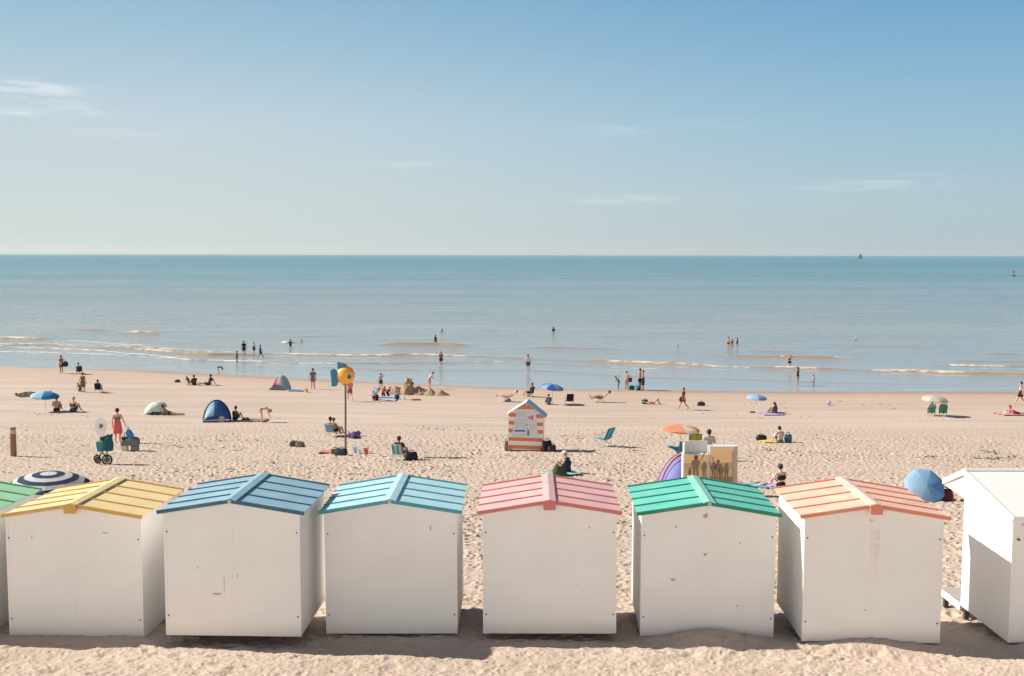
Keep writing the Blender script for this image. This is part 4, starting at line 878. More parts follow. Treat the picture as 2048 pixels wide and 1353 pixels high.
q = MB(); q.pipe([V(-.4, .1, .6), V(-.33, 0, .95), V(-.2, 0, 1.05)], .022); q.build('handle', DARKM, t)
t = thing('tote_bag', 'bright blue bag standing on the grey beach wagon', 'bag', b+V(-.05, 0, .66), 0, 'bags and belongings on the sand')
q = MB(); q.prism([(-.12, 0), (.22, 0), (.18, .25), (.05, .45), (-.12, .52), (-.2, .3)], -.12, .14); q.build('bag_body', cloth((.04, .22, .50), .05), t, bevel=.05); q = MB(); q.pipe([V(-.1, 0, .5), V(-.08, 0, .66), V(.02, 0, .48)], .014); q.build('handle', BLACK, t)
t = lump('folded_blanket', 'black bundle lying on the grey beach wagon', 'blanket', b+V(-.25, -.05, .58), (.42, .3, .2), (.015, .018, .025), strap=False)
# ------------------------------------------------------------------ umbrellas
NAVY, OFFW = (.03, .055, .12), (.72, .72, .72)
p = at(97, 947, y=30.0); umbrella('navy and white ringed umbrella behind the yellow roofed hut', V(p.x, p.y, gz(p.x, p.y)), 2.45, p.z-gz(p.x, p.y), [OFFW, NAVY], tilt=(.05, .04), ringwise=True, nseg=10, drop=.36)
b = G(91, 823); umbrella('blue umbrella with pale blue and dark blue panels, far left of the beach', b, 2.05, (823-783)*b.y/FPX, [(.30, .60, .78), (.02, .10, .30), (.04, .22, .55), (.45, .68, .80), (.42, .66, .80), (.40, .62, .78), (.02, .32, .60), (.04, .25, .58)], tilt=(.06, .05), yaw=.2)
b = G(311, 827); umbrella('plain white umbrella tilted low over the sand', b+V(-.25, 0, 0), 1.8, .70, [(.76, .80, .76)], tilt=(-.25, -.60), drop=.62, scal=0.)
b = G(1105, 809); umbrella('royal blue umbrella with pale stripes, beside a black folding chair', b, 1.95, (809-768)*b.y/FPX, [(.04, .14, .50), (.30, .45, .72), (.03, .12, .45), (.05, .15, .50), (.32, .48, .75), (.05, .16, .52), (.35, .45, .65), (.03, .10, .40)], tilt=(.08, .12), yaw=.3)
b = G(1513, 825); umbrella('pale blue umbrella standing alone on the flat sand', b, 1.6, (825-789)*b.y/FPX, [(.38, .56, .76), (.42, .60, .78), (.24, .42, .64), (.40, .58, .78)], tilt=(.05, .06))
b = G(1870, 833); umbrella('cream umbrella above two people in green chairs', b, 1.92, (833-791)*b.y/FPX, [(.70, .62, .54), (.66, .60, .53)], tilt=(.06, .10))
b = G(1352, 906); umbrella('orange and cream umbrella with drooping frill, near the display boxes', b+V(.25, 0, 0), 2.05, (906-850)*b.y/FPX, [(.85, .36, .20), (.80, .46, .26), (.78, .40, .22), (.86, .30, .18), (.80, .38, .24), (.84, .72, .55), (.78, .36, .2), (.84, .70, .56)], tilt=(.05, .0), yaw=.9, scal=.14, drop=.22)
b = G(1852, 1003); umbrella('light blue umbrella lying tilted towards us beside the white hut', b+V(0, 0, 0), 1.5, .60, [(.22, .46, .74), (.34, .56, .80), (.40, .62, .82), (.42, .64, .84), (.40, .60, .80), (.34, .56, .80), (.22, .46, .76), (.14, .36, .68)], tilt=(1.0, -.28), drop=.3, scal=0., yaw=0.15)
# ------------------------------------------------------------------ tents
def dome_tent(label, base, w, dpt, h, cols, yaw, open_=None, name='beach_tent', skew=0, pw=1., binding=None):
    t = thing(name, label, 'beach tent', base, R_(yaw), 'beach tents'); P = []
    for j in range(9):
        v = j/8; row = []
        for i in range(17):
            u = i/16; a = math.pi*u
            x = -math.cos(a)*w/2*(1-.12*math.sin(math.pi*v)); zz = max(0, math.sin(a))**pw*h*math.sin(math.pi*(.08+.5*v))**.8+0; y = (v-.5)*dpt+skew*math.sin(a)*(1-v)
            row.append(V(x, y, zz))
        P.append(row)
    q = MB(); q.grid(P, lambda j, i: min(len(cols)-1, int(i/16*len(cols)))); q.build('tent_fabric', [cloth(c, .3) for c in cols], t, smooth=True, solid=.01)
    bk = MB(); bk.add(P[-1], [tuple(range(17))]); bk.build('back_panel', cloth(cols[-1], .2), t)
    for j in (0, 4, 8): e = MB(); e.pipe([pp*1.012 for pp in P[j]], .014, 5); e.build('pole', DARKM, t)
    if binding: e = MB(); e.pipe([pp*1.02+V(0, -.02, 0) for pp in P[6]], .055, 7); e.build('edge_binding', cloth(binding, .1), t)
    if open_: e = MB(); e.add([pp*.985+V(0, .03, 0) for pp in P[0][5:]]+[V(w*.1, -dpt*.45, .01)], [tuple(range(13))]); e.build('door_flap', cloth(open_, .2), t)
    return t
b = G(434, 843); dome_tent('blue pop-up tent with a pale blue side beside a seated person', b, 1.9, 1.2, 1.4, [(.38, .62, .70), (.36, .60, .68), (.04, .14, .42), (.05, .11, .42), (.03, .11, .38)], 15, pw=1.15, binding=(.03, .05, .12))
b = G(446, 844); lump('pale_bag', 'white crumpled bag leaning on the front of the blue tent', 'bag', b+V(-.05, -.1, 0), (.38, .2, .42), (.45, .48, .55), strap=False)
b = G(560, 780); dome_tent('small pop-up tent in white, teal and red near the waterline', b, 1.7, 1.0, 1.3, [(.25, .62, .60), (.45, .03, .10), (.50, .55, .58), (.55, .57, .62), (.50, .54, .60)], -12, pw=1.5)
b = at(1385, 966, y=38.7); dome_tent('purple and pink tent partly hidden by the display boxes', V(b.x+.15, 40.6, gz(b.x, 40.6)), 2.3, 1.2, 1.5, [(.28, .27, .62), (.24, .22, .55), (.30, .30, .66)], 0, pw=1.35, binding=(.75, .22, .24))
# ------------------------------------------------------------------ towels, boards, toys
T = lambda px, py: G(px, py)
towel('pink towel beside the bags below the fish pole', T(655, 906), (1.0, .9), [(.62, .08, .20), (.60, .30, .28)], 8, messy=.4)
towel('beige towel and mat between the blue tent and the bending person', T(510, 842), (1.7, 1.5), [(.20, .17, .12), (.26, .22, .14)], 3, messy=.2)
towel('turquoise towel under the person in the white cap', T(1122, 949), (1.5, 1.3), [(.15, .48, .46), (.35, .55, .5)], 20, messy=.2)
towel('green and pink patterned towel behind the green roof', T(1508, 973), (1.3, 1.5), [(.05, .33, .27), (.50, .25, .40), (.08, .12, .3), (.35, .55, .5)], 12, messy=1)
towel('purple patterned towel under the person in the black bikini', T(1552, 975), (1.0, 1.4), [(.42, .28, .50), (.50, .40, .52)], 12, messy=.5)
towel('yellow towel left of the person in the pale shirt', T(1541, 885), (1.1, 1.2), [(.78, .52, .08)], 5, messy=.2)
towel('purple towel under the person near the pale blue umbrella', T(1540, 829), (1.5, 2.0), [(.38, .30, .50), (.5, .45, .6)], 5, messy=.2)
towel('pink towel under the person lying at the right edge', T(2026, 829), (2.4, 2.2), [(.62, .22, .26), (.66, .40, .38)], 3, messy=.3)
towel('white and blue towel beside the digging children', T(776, 799), (1.5, 3.4), [(.45, .50, .62), (.6, .62, .66), (.2, .3, .5)], 4, messy=.3)
towel('purple cloth lying right of the fish pole', T(706, 875), (.75, 1.6), [(.16, .09, .27)], 6, bump_=.16, messy=1)
towel('green towel under the white umbrella', T(313, 828), (.9, 1.2), [(.03, .16, .12)], 5, messy=.3)
def board(label, p, L, w, c, yaw, c2):
    t = thing('bodyboard', label, 'bodyboard', (p.x, p.y, gz(p.x, p.y)+.07), R_(yaw), rx=.04); P = []
    for s, zz in ((1, -.03), (1, .03)): P.append([V(w/2*math.copysign(abs(math.cos(a))**.6, math.cos(a)), L/2*math.copysign(abs(math.sin(a))**.75, math.sin(a)), zz) for a in np.linspace(0, 2*math.pi, 25)[:-1]])
    q = MB(); q.grid(P, 1, closed=True); q.add(P[1], [tuple(range(24))], 0); q.add(P[0], [tuple(range(23, -1, -1))], 0); q.build('deck', [cloth(c, 0), cloth(c2, 0)], t)
    q = MB(); q.pipe([V(0, L*.3, .03), V(.1, L*.36, .06), V(.2, L*.3, .05), V(.16, L*.1, .035)], .01); q.build('leash', BLACK, t)
board('blue bodyboard lying beside the small white and teal tent', T(590, 783), 1.6, .75, (.05, .16, .30), 75, (.3, .5, .6))
def bucket(label, p, c, r=.13, h=.24, hc=None):
    t = thing('toy_bucket', label, 'bucket', p, 0, 'beach toys'); q = MB(); N = 20; P = [[V(rr*math.cos(a), rr*math.sin(a), z) for a in np.linspace(0, 2*math.pi, N+1)[:-1]] for rr, z in ((r*.75, 0), (r, h), (r*1.08, h), (r*1.08, h*.93), (r*.96, h*.93), (r*.72, .03))]
    q.grid(P, closed=True); q.add(P[0], [tuple(range(N-1, -1, -1))]); q.add(P[-1], [tuple(range(N))]); q.build('pail', paint(c, .4, .05, 5, 'plastic'), t)
    q = MB(); q.pipe([V(r*math.cos(a), 0, h+r*math.sin(a)*.9) for a in np.linspace(0, math.pi, 9)], .01); q.build('handle', paint(hc or c, .4, .05, 5, 'plastic'), t); return t
bucket('yellow bucket on the sand right of the bodyboard', T(613, 785), (.65, .36, .06), .16, .3)
bucket('pale blue bucket right of the fish pole', T(710, 906), (.35, .60, .66), .14, .28); bucket('red toy bucket, rightmost of the toys by the fish pole', T(732, 907), (.70, .14, .12), .14, .25)
bucket('white toy bucket between a blue and a red one', T(719, 908), (.66, .72, .70), .13, .22); bucket('small white bucket right of the sand mound', T(808, 800), (.7, .74, .74), .15, .26); bucket('blue bucket by the person at the water\'s edge', T(1273, 781), (.12, .42, .50), .2, .42)
def ball(label, p, r, c1, c2):
    t = MB(); P = [[V(r*math.sin(ph)*math.cos(a), r*math.sin(ph)*math.sin(a), r+r*math.cos(ph)) for a in np.linspace(0, 2*math.pi, 25)[:-1]] for ph in np.linspace(.01, math.pi-.01, 13)]
    t.grid(P, lambda j, i: (i//4) % 2, closed=True); o = t.build('beach_ball', [paint(c1, .3, .03, 4, 'vinyl'), paint(c2, .3, .03, 4, 'vinyl')], None, smooth=True, loc=p); tag(o, label, 'ball')
ball('white and purple ball alone on the flat sand', T(1657, 811), .2, (.62, .5, .62), (.34, .26, .42)); ball('pale green ball under the red seated person', T(1056, 793), .24, (.42, .62, .40), (.5, .66, .5))
# ------------------------------------------------------------------ bags and other belongings
L = [('duffel_bag', 'black bag at the foot of the fish pole', (683, 911), (.62, .4, .36), (.02, .025, .03)), ('tote_bag', 'yellow green bag just left of the fish pole', (670, 909), (.45, .35, .3), (.20, .20, .06)),
 ('rucksack', 'black rucksack lying alone left of the fish pole', (588, 893), (.5, .4, .26), (.012, .012, .014)), ('tote_bag', 'grey bag beside the lone black rucksack', (600, 894), (.5, .4, .26), (.16, .13, .12)),
 ('rucksack', 'large black bag leaning on the right side of the striped hut', (1094, 903), (.5, .45, .58), (.012, .014, .018)), ('tote_bag', 'black bag with a red top, second bag right of the striped hut', (1104, 904), (.42, .4, .38), (.03, .014, .02)),
 ('sack', 'brown sack at the left corner of the striped hut', (1013, 901), (.24, .3, .5), (.22, .15, .11)), ('rucksack', 'dark green bag on the turquoise towel', (1120, 952), (.62, .5, .42), (.035, .07, .035)),
 ('rucksack', 'dark bag right of the person in the teal chair', (823, 921), (.6, .5, .42), (.012, .014, .02)), ('rucksack', 'black rucksack left of the yellow towel', (1523, 881), (.6, .4, .3), (.012, .012, .014)),
 ('tote_bag', 'dark blue bag behind the person in the pale shirt', (1576, 886), (.4, .35, .5), (.06, .12, .18)), ('cool_bag', 'green bag beside the person lying with raised knees', (1290, 808), (.5, .4, .34), (.03, .09, .05)),
 ('duffel_bag', 'black bag lying alone right of the walking woman', (1402, 812), (.6, .4, .3), (.04, .03, .035)), ('rucksack', 'navy bag at the right end of the blue and white towel', (794, 799), (.4, .4, .36), (.02, .03, .09)),
 ('rucksack', 'black rucksack below the child leaning forward', (752, 801), (.42, .4, .5), (.015, .015, .015)), ('duffel_bag', 'small dark bag left of the three people on the flat sand', (355, 765), (.5, .5, .22), (.03, .025, .02)),
 ('cool_bag', 'dark teal bag left of the blue bucket', (1264, 780), (.5, .5, .36), (.015, .08, .10)), ('duffel_bag', 'black bag beside the couple at the waterline', (1276, 781), (.4, .4, .3), (.02, .025, .04)),
 ('sandals', 'small black pair of shoes below the lone pale blue umbrella', (1505, 826), (.4, .3, .1), (.03, .02, .02)), ('duffel_bag', 'dark red bundle behind the light blue tilted umbrella', (1887, 1001), (.6, .5, .42), (.16, .012, .018)),
 ('toy_heap', 'red toys lying right of the sand mound', (831, 801), (.8, .5, .12), (.4, .08, .06)), ('cool_bag', 'pale pink hat and bag beside the sunbather at the right edge', (2016, 828), (.6, .6, .22), (.5, .42, .46)),
 ('duffel_bag', 'dark bundle between the tent sitter and the beige mat', (492, 843), (.5, .4, .22), (.02, .02, .02)), ('cool_bag', 'dark blue bag under the reclining person in pink', (1016, 804), (.5, .4, .22), (.08, .13, .2))]
for nm_, lb, (px, py), sz, c in L: lump(nm_, lb, 'bag' if 'bag' in nm_ or nm_ in ('rucksack', 'sack') else ('shoes' if nm_ == 'sandals' else 'beach toys'), T(px, py), sz, c, yaw=random.uniform(-20, 20), strap=sz[2] > .2, rgb2=tuple(v*.7 for v in c))
# ------------------------------------------------------------------ mounds of dug sand and seaweed
SANDM = sand.data.materials[0]
dug = paint((.34, .24, .16), .95, .35, 5, 'damp_sand', bump=.8)
def mound(label, px0, px1, py, h, seed, peaks):
    a, b_ = at(px0, py), at(px1, py); cx = (a.x+b_.x)/2; cy = a.y; w = (b_.x-a.x)/2; q = MB(); P = []
    for j in range(41):
        row = []
        for i in range(61):
            x = (i/30-1)*w*1.05; y = (j/20-1)*w*.75; z = 0
            for (qx, qs, qh) in peaks: z = max(z, qh*h*max(0, 1-(((x-qx*w)/(qs*w))**2+(y/(w*.6))**2)**.62))
            z *= .8+.5*float(vnoise(np.array(x*2.3+seed), np.array(y*2.3), seed)); z += .12*h*float(vnoise(np.array(x*7), np.array(y*7), seed+1))*min(1, z*6)
            row.append(V(x, y, gz(cx+x, cy+y)-gz(cx, cy)+z-.03))
        P.append(row)
    q.grid(P); o = q.build('sand_mound', dug, None, smooth=True, loc=(cx, cy, gz(cx, cy))); tag(o, label, 'sand mound')
mound('tall peaked mound of dug sand between the digging children', 774, 862, 788, 1.35, 5, [(-.55, .5, .45), (-.05, .42, 1.0), (.5, .6, .42)])
mound('low mound of dug sand in front of the bending digger', 842, 902, 790, .55, 9, [(-.4, .6, .8), (.3, .7, .8)])
sw = paint((.035, .03, .02), .9, .4, 12, 'seaweed')
def weed(label, lines, seed):
    rr = random.Random(seed); q = MB()
    for (pa, pb, nn, sz, spread) in lines:
        for i in range(nn):
            u = rr.random(); p = at(pa[0]+(pb[0]-pa[0])*u+rr.gauss(0, 3), pa[1]+(pb[1]-pa[1])*u+rr.gauss(0, spread)); s = sz*rr.uniform(.3, 1.3)
            s *= .6
            for _ in range(3):
                dx, dy = rr.gauss(0, s*1.6), rr.gauss(0, s*1.2); s2 = s*rr.uniform(.25, 1); q.ell((p.x+dx, p.y+dy, gz(p.x+dx, p.y+dy)+.012), (s2, s2*rr.uniform(.25, .6), .02*rr.uniform(.6, 1.5)), 7, 4, rot=(0, 0, rr.uniform(-.9, .9)), jit=.45)
    o = q.build('seaweed', sw, None); tag(o, label, 'seaweed', kind='stuff')
weed('dark flecks of seaweed and shells strewn along the tide lines', [((1500, 898), (1660, 908), 26, .12, 2), ((1640, 909), (2048, 918), 46, .16, 2), ((1600, 882), (1900, 886), 16, .06, 2), ((1960, 902), (2048, 916), 22, .12, 4), ((1255, 896), (1300, 916), 22, .1, 4),
  ((830, 856), (960, 862), 18, .1, 2), ((340, 892), (480, 900), 14, .12, 2), ((1120, 872), (1170, 878), 8, .13, 1), ((1400, 832), (1700, 838), 6, .1, 3), ((60, 828), (180, 834), 14, .09, 2), ((1330, 905), (1500, 925), 12, .09, 6), ((0, 855), (300, 930), 24, .07, 8), ((500, 850), (1300, 930), 50, .06, 12), ((1500, 855), (2048, 940), 50, .06, 12),
  ((1450, 798), (1600, 816), 14, .09, 4), ((1660, 805), (1800, 815), 14, .09, 3)], 3)
q = MB(); p = T(57, 791)
for i in range(60): q.ell((p.x+random.gauss(0, .45), p.y+random.gauss(0, .8), p.z+.05+random.random()*.08), (random.uniform(.1, .3), .12, .07), 7, 5, jit=.4)
tag(q.build('seaweed_heap', paint((.12, .09, .05), .9, .4, 9, 'dry_weed'), None), 'brown heap of washed up weed left of the blue umbrella', 'seaweed heap')
# ------------------------------------------------------------------ boats and buoys far out
def sailboat(label, px, py, D, h, c, hull):
    p = at(px, 511, y=D); t = thing('sailing_boat', label, 'sailing boat', (p.x, D, 0), R_(random.uniform(-20, 20))); s = h/12; m = cloth(c, .1)
    P = [[V(x*s, wd*s*q_, z*s) for q_, z in ((-1, 1.2), (-.8, .3), (0, -.4), (.8, .3), (1, 1.2))] for x, wd in ((-4.5, 1.2), (-2, 1.7), (1, 1.7), (3.5, .9), (5, .05))]
    q = MB(); q.grid(P); q.add([V(x*s, wd*s*q_, 1.2*s) for q_ in (-1, 1) for x, wd in ((-4.5, 1.2), (-2, 1.7), (1, 1.7), (3.5, .9), (5, .05))][:5]+[V(x*s, wd*s, 1.2*s) for x, wd in ((5, .05), (3.5, .9), (1, 1.7), (-2, 1.7), (-4.5, 1.2))], [tuple(range(10))]); q.build('hull', paint(hull, .4, .05, 3, 'hull'), t)
    MB().tube((.6*s, 0, 1.1*s), (.6*s, 0, 13*s), .12*s, .07*s).build('mast', STEEL, t)
    MB().prism([(.4*s, 2*s), (-4*s, 2.1*s), (-2.4*s, 6*s), (.35*s, 12.6*s)], -.06*s, .06*s).build('mainsail', m, t); MB().prism([(.9*s, 11*s), (1.0*s, 2*s), (4.6*s, 1.6*s)], -.05*s, .05*s).build('jib', m, t)
sailboat('sailing boat with dark sails, the larger one on the horizon', 1721, 511, 3800, 20, (.05, .10, .14), (.05, .08, .1))
sailboat('tiny white sailing boat on the horizon', 1160, 511, 5200, 17, (.75, .77, .76), (.6, .6, .6))
for px, D, ln, lb in ((842, 9000, 38, 'faint grey ship low on the horizon, left of centre'), (338, 9500, 40, 'faint grey ship, leftmost on the horizon')):
    p = at(px, 510, y=D); t = thing('cargo_ship', lb, 'ship', (p.x, D, 0), 0, 'ships on the horizon'); gm = paint((.48, .52, .54), .6, .1, .1, 'ship_paint'); s = ln/60
    MB().prism([(-30*s, 6*s), (-28*s, 0), (26*s, 0), (31*s, 7*s), (24*s, 6*s)], -5*s, 5*s).build('hull', gm, t); MB().box((-22*s, 0, 11*s), (8*s, 8*s, 10*s)).build('bridge', paint((.6, .6, .6), .5, .1, .1, 'ship_white'), t); MB().box((3*s, 0, 8*s), (32*s, 8*s, 3.5*s)).build('deck_cargo', gm, t)
p = at(2027, 553, z=0); t = thing('buoy', 'dark and red channel buoy near the right edge of the sea', 'buoy', (p.x, p.y, 0)); s = p.y/600
MB().tube((0, 0, -.5), (0, 0, .8*s), 1.0*s, .9*s, 14).build('float', paint((.12, .05, .05), .5, .1, 3, 'buoy'), t); q = MB()
for a in (0, 2.1, 4.2): q.tube((.7*s*math.cos(a), .7*s*math.sin(a), .8*s), (.12*s*math.cos(a), .12*s*math.sin(a), 2.5*s), .07*s)
q.ell((0, 0, 2.8*s), .4*s); q.build('tower', paint((.10, .05, .06), .5, .1, 3, 'buoy'), t)
# ------------------------------------------------------------------ dune grass in front of the huts
gm = paint((.46, .38, .20), .8, .25, 3, 'dry_grass')
def grass(label, px, py, nb, hh, spread, seed):
    rr = random.Random(seed); p = at(px, py); z0 = gz(p.x, p.y); q = MB()
    for i in range(nb):
        x0, y0 = rr.gauss(0, spread), rr.gauss(0, spread*.6); h = hh*rr.uniform(.5, 1.1); lx, ly = rr.gauss(0, .28)*h, rr.gauss(0, .2)*h; w = .0035; pts = []
        for u in (0, .25, .5, .75, 1): pts.append(V(x0+lx*u*u, y0+ly*u*u, h*u*(1-.12*u)))
        an = rr.random()*3.14; dx, dy = math.cos(an)*w, math.sin(an)*w
        vs = [v for k_, pp in enumerate(pts) for v in (pp-V(dx, dy, 0)*(1-.22*k_), pp+V(dx, dy, 0)*(1-.22*k_))]
        q.add(vs, [(2*k_, 2*k_+1, 2*k_+3, 2*k_+2) for k_ in range(4)])
    o = q.build('grass_tuft', gm, None, loc=(p.x, p.y, z0-.02)); tag(o, label, 'dune grass', 'tufts of dune grass in front of the huts')
for a in (('thin dry grass stalks in the shade before the green roofed hut', 1395, 1296, 3, .32, .06, 1), ('few straw coloured stalks right of centre before the green roofed hut', 1462, 1292, 3, .36, .04, 2), ('leaning grass stalks at the right foot of the green roofed hut', 1516, 1292, 5, .34, .06, 3),
  ('pale grass tuft at the bottom edge below the gap left of the green roof', 1287, 1372, 10, .4, .08, 4), ('pale grass tuft at the bottom edge below the green roof', 1462, 1372, 12, .42, .12, 5), ('pale grass tuft at the bottom edge, right of the green roofed hut', 1506, 1376, 8, .42, .06, 6),
  ('single bent stalks at the right corner of the salmon roofed hut', 1880, 1306, 4, .4, .03, 7), ('dense dry grass tuft at the bottom right, left one', 1905, 1395, 40, .42, .3, 8), ('dense dry grass tuft in the bottom right corner', 2010, 1395, 46, .45, .3, 9), ('straw tuft in the shade between the salmon roofed and the white hut', 1935, 1290, 10, .26, .12, 10)): grass(*a)
# ------------------------------------------------------------------ people
PB, PS = 'people on the beach', 'people in the sea'
DK = (.012, .012, .016); NV = (.02, .03, .08); hs = ('short', (.02, .014, .01)); hb = ('short', (.09, .05, .03)); hl = ('long', (.05, .03, .02)); hg = ('short', (.4, .36, .32)); hbl = ('tail', (.35, .22, .1)); bun = ('bun', (.04, .022, .015))
Pn = person
# in the sea, left to right
Pn('thin dark boy standing in the wet shallows, nearest the shore of the four left', 474, 727, 'stand', 70, 'brown', [('trunks', (.03, .04, .05))], hs, 1.35, sink=.03, group=PS)
Pn('man in dark blue shirt and dark shorts standing ankle deep in the sea', 488, 711, 'stand', 10, 'tan', [('shirt', (.01, .02, .05)), ('shorts', DK)], hs, 1.75, sink=.1, group=PS)
Pn('shirtless boy in dark trunks, behind the boy running through the water', 508, 707, 'stand', -20, 'tan', [('shorts', DK)], hs, 1.4, sink=.12, group=PS)
Pn('boy in dark wetsuit striding through the shallow water', 521, 717, 'walk', -75, 'brown', [('shirt', DK), ('shorts', DK)], hs, 1.55, sink=.06, group=PS)
Pn('person waist deep with spread arms beside a splash', 581, 693, 'armsout', 0, 'brown', [('shirt', DK)], hs, 1.65, sink=.85, group=PS)
Pn('swimmer with only the head above water, right of the splash', 603, 685, 'stand', 0, 'tan', [], hb, 1.6, sink=1.36, group=PS)
Pn('woman in dark swimsuit standing in the sea behind the brown wave', 871, 687, 'stand', 20, 'tan', [('swimsuit', DK)], hl, 1.65, sink=.6, group=PS, fem=True)
Pn('lone swimmer farthest out left of centre, only the head showing', 884, 664, 'stand', 0, 'brown', [], hs, 1.7, sink=1.36, group=PS)
Pn('woman in pink top and dark shorts wading above the sandy mound', 882, 730, 'stand', 10, 'tan', [('shirt', (.42, .08, .17)), ('shorts', (.05, .02, .04))], hs, 1.55, sink=.18, group=PS, fem=True)
Pn('person in white top and maroon shorts standing in the shallows at centre', 1056, 743, 'stand', 0, 'tan', [('shirt', (.62, .62, .6)), ('shorts', (.16, .04, .05))], hs, 1.72, sink=.05, group=PS)
Pn('bather chest deep at centre with dark hair', 1107, 664, 'armsbent', 20, 'tan', [('shirt', (.03, .04, .05))], hs, 1.7, sink=1.0, group=PS)
Pn('pale bather crouching alone in the sea right of centre', 1355, 697, 'armsup', 30, 'pale', [('trunks', DK)], hg, 1.5, sink=1.0, group=PS)
Pn('left one of three bathers standing close together in the sea', 1457, 692, 'armsbent', -30, 'tan', [('trunks', DK)], hs, 1.7, sink=.62, group=PS)
Pn('middle one of three bathers standing close together in the sea', 1464, 693, 'handhead', 10, 'tan', [('band', DK)], hl, 1.6, sink=.75, group=PS, fem=True)
Pn('right one of three bathers, standing a little apart in the sea', 1474, 692, 'handhead', 40, 'pale', [('swimsuit', (.05, .02, .02))], hl, 1.6, sink=.62, group=PS, fem=True)
Pn('woman in black bikini with hands raised, knee deep in front of a brown wave', 1579, 737, 'handhead', 5, 'pink', [('trunks', DK), ('band', (.3, .1, .1))], hbl, 1.7, sink=.3, group=PS, fem=True)
Pn('woman in dark swimsuit standing at the water\'s edge, taller of two right', 1595, 772, 'handhead', 40, 'tan', [('swimsuit', (.05, .03, .06))], hl, 1.68, sink=.0, group=PS, fem=True)
Pn('small child in white shirt with dark hair standing in the shallows', 1627, 773, 'stand', 30, 'pink', [('shirt', (.66, .68, .68))], hs, 1.05, sink=.04, group=PS)
Pn('swimmer farthest out right of centre with a pale cap', 1711, 681, 'stand', 0, 'pink', [('cap', (.7, .6, .6))], None, 1.7, sink=1.38, group=PS)
# far beach, left to right
Pn('man at the left waterline holding an orange ball and a dark bag', 123, 747, 'carry', 60, 'brown', [('shorts', (.05, .03, .03))], hs, 1.75, group=PB)
p = T(127, 747)
ball('orange ball held by the man at the left waterline', p+V(-.18, -.35, .85), .2, (.6, .25, .12), (.62, .30, .18))
lump('round_bag', 'dark round bag held by the man at the left waterline', 'bag', p+V(.28, -.1, .72), (.5, .25, .5), (.02, .025, .03))
beach_chair('navy beach chair seen from behind at the left waterline', T(159, 749), 25, NV); Pn('person in a pink sun hat sitting in a navy chair at the waterline', 157, 748, 'chair', 25, 'pale', [('shirt', (.5, .5, .52)), ('trousers', NV), ('hat', (.62, .3, .32))], hb, 1.7, group=PB, fem=True)
Pn('woman in white cap and brown dress standing on the far left sand', 166, 785, 'stand', 0, 'tan', [('dress', (.20, .10, .07)), ('cap', (.72, .7, .66))], hb, 1.62, group=PB, fem=True)
Pn('child in blue bending down beside the woman in a brown dress', 161, 784, 'kneel', 70, 'tan', [('shirt', (.12, .22, .36)), ('shorts', DK)], hs, 1.1, group=PB)
beach_chair('black beach chair standing alone, second from the left', T(197, 786), 5, (.012, .012, .012)); Pn('dark clothed person sitting in the lone black chair', 197, 785, 'chair', 5, 'dark', [('shirt', DK), ('shorts', DK)], hs, 1.6, group=PB)
Pn('left one of two tanned people sitting on the sand below the blue umbrella', 113, 824, 'sit', 8, 'tan', [('trunks', DK)], hb, 2.0, group=PB)
Pn('right one of two people sitting below the blue umbrella, in dark green', 146, 825, 'sit', -8, 'tan', [('shorts', (.03, .06, .04)), ('band', (.04, .07, .05))], hg, 2.0, group=PB)
Pn('person lying on the stomach propped on the elbows, right of the white umbrella', 340, 830, 'prone', 82, 'brown', [('trunks', DK)], hs, 1.68, group=PB)
def carry_l(J): J['elbR'], J['wriR'], J['finR'] = V(.27, .0, 1.16), V(.33, .1, .95), V(.34, .12, .87)
Pn('woman in red flowered skirt seen from behind, beside the buggy', 236, 886, 'stand', 3, 'pink', [('skirt', (.62, .13, .10)), ('band', (.30, .14, .10))], bun, 1.86, group=PB, fem=True, mod=carry_l)
Pn('person sitting on the sand beside the blue tent', 470, 841, 'sit', -25, 'tan', [('tank', (.07, .08, .06)), ('shorts', DK)], hs, 1.72, group=PB)
Pn('blond pale person bending down over the beige mat', 524, 845, 'bend', -70, 'pink', [('trunks', (.60, .40, .25))], hbl, 1.6, group=PB)
Pn('man in grey shirt and shorts standing near the yellow bucket', 626, 779, 'stand', 5, 'tan', [('shirt', (.16, .15, .17)), ('shorts', (.20, .16, .14))], hs, 1.78, group=PB)
Pn('person kneeling at the waterline in a dark blue top, left of the four bathers', 437, 748, 'bend', -70, 'tan', [('shirt', (.03, .09, .14))], hs, 1.2, group=PB)
Pn('leftmost of the group on the flat sand, sitting low with a dark top', 378, 771, 'kneel', 60, 'tan', [('shirt', (.06, .06, .05))], hs, 1.2, group=PB)
Pn('middle person of the group on the flat sand, seated with drawn up knees', 389, 771, 'sit', 40, 'brown', [('shirt', (.04, .04, .035)), ('shorts', DK)], hs, 1.7, group=PB)
Pn('right person of the group on the flat sand, legs stretched towards the others', 418, 771, 'sitlean', 80, 'brown', [('shirt', (.03, .04, .035)), ('shorts', DK)], hs, 1.85, group=PB)
Pn('person in pink shirt walking behind the fish pole', 700, 803, 'walk', 20, 'pink', [('shirt', (.62, .25, .22)), ('shorts', (.3, .12, .1))], hs, 1.7, group=PB)
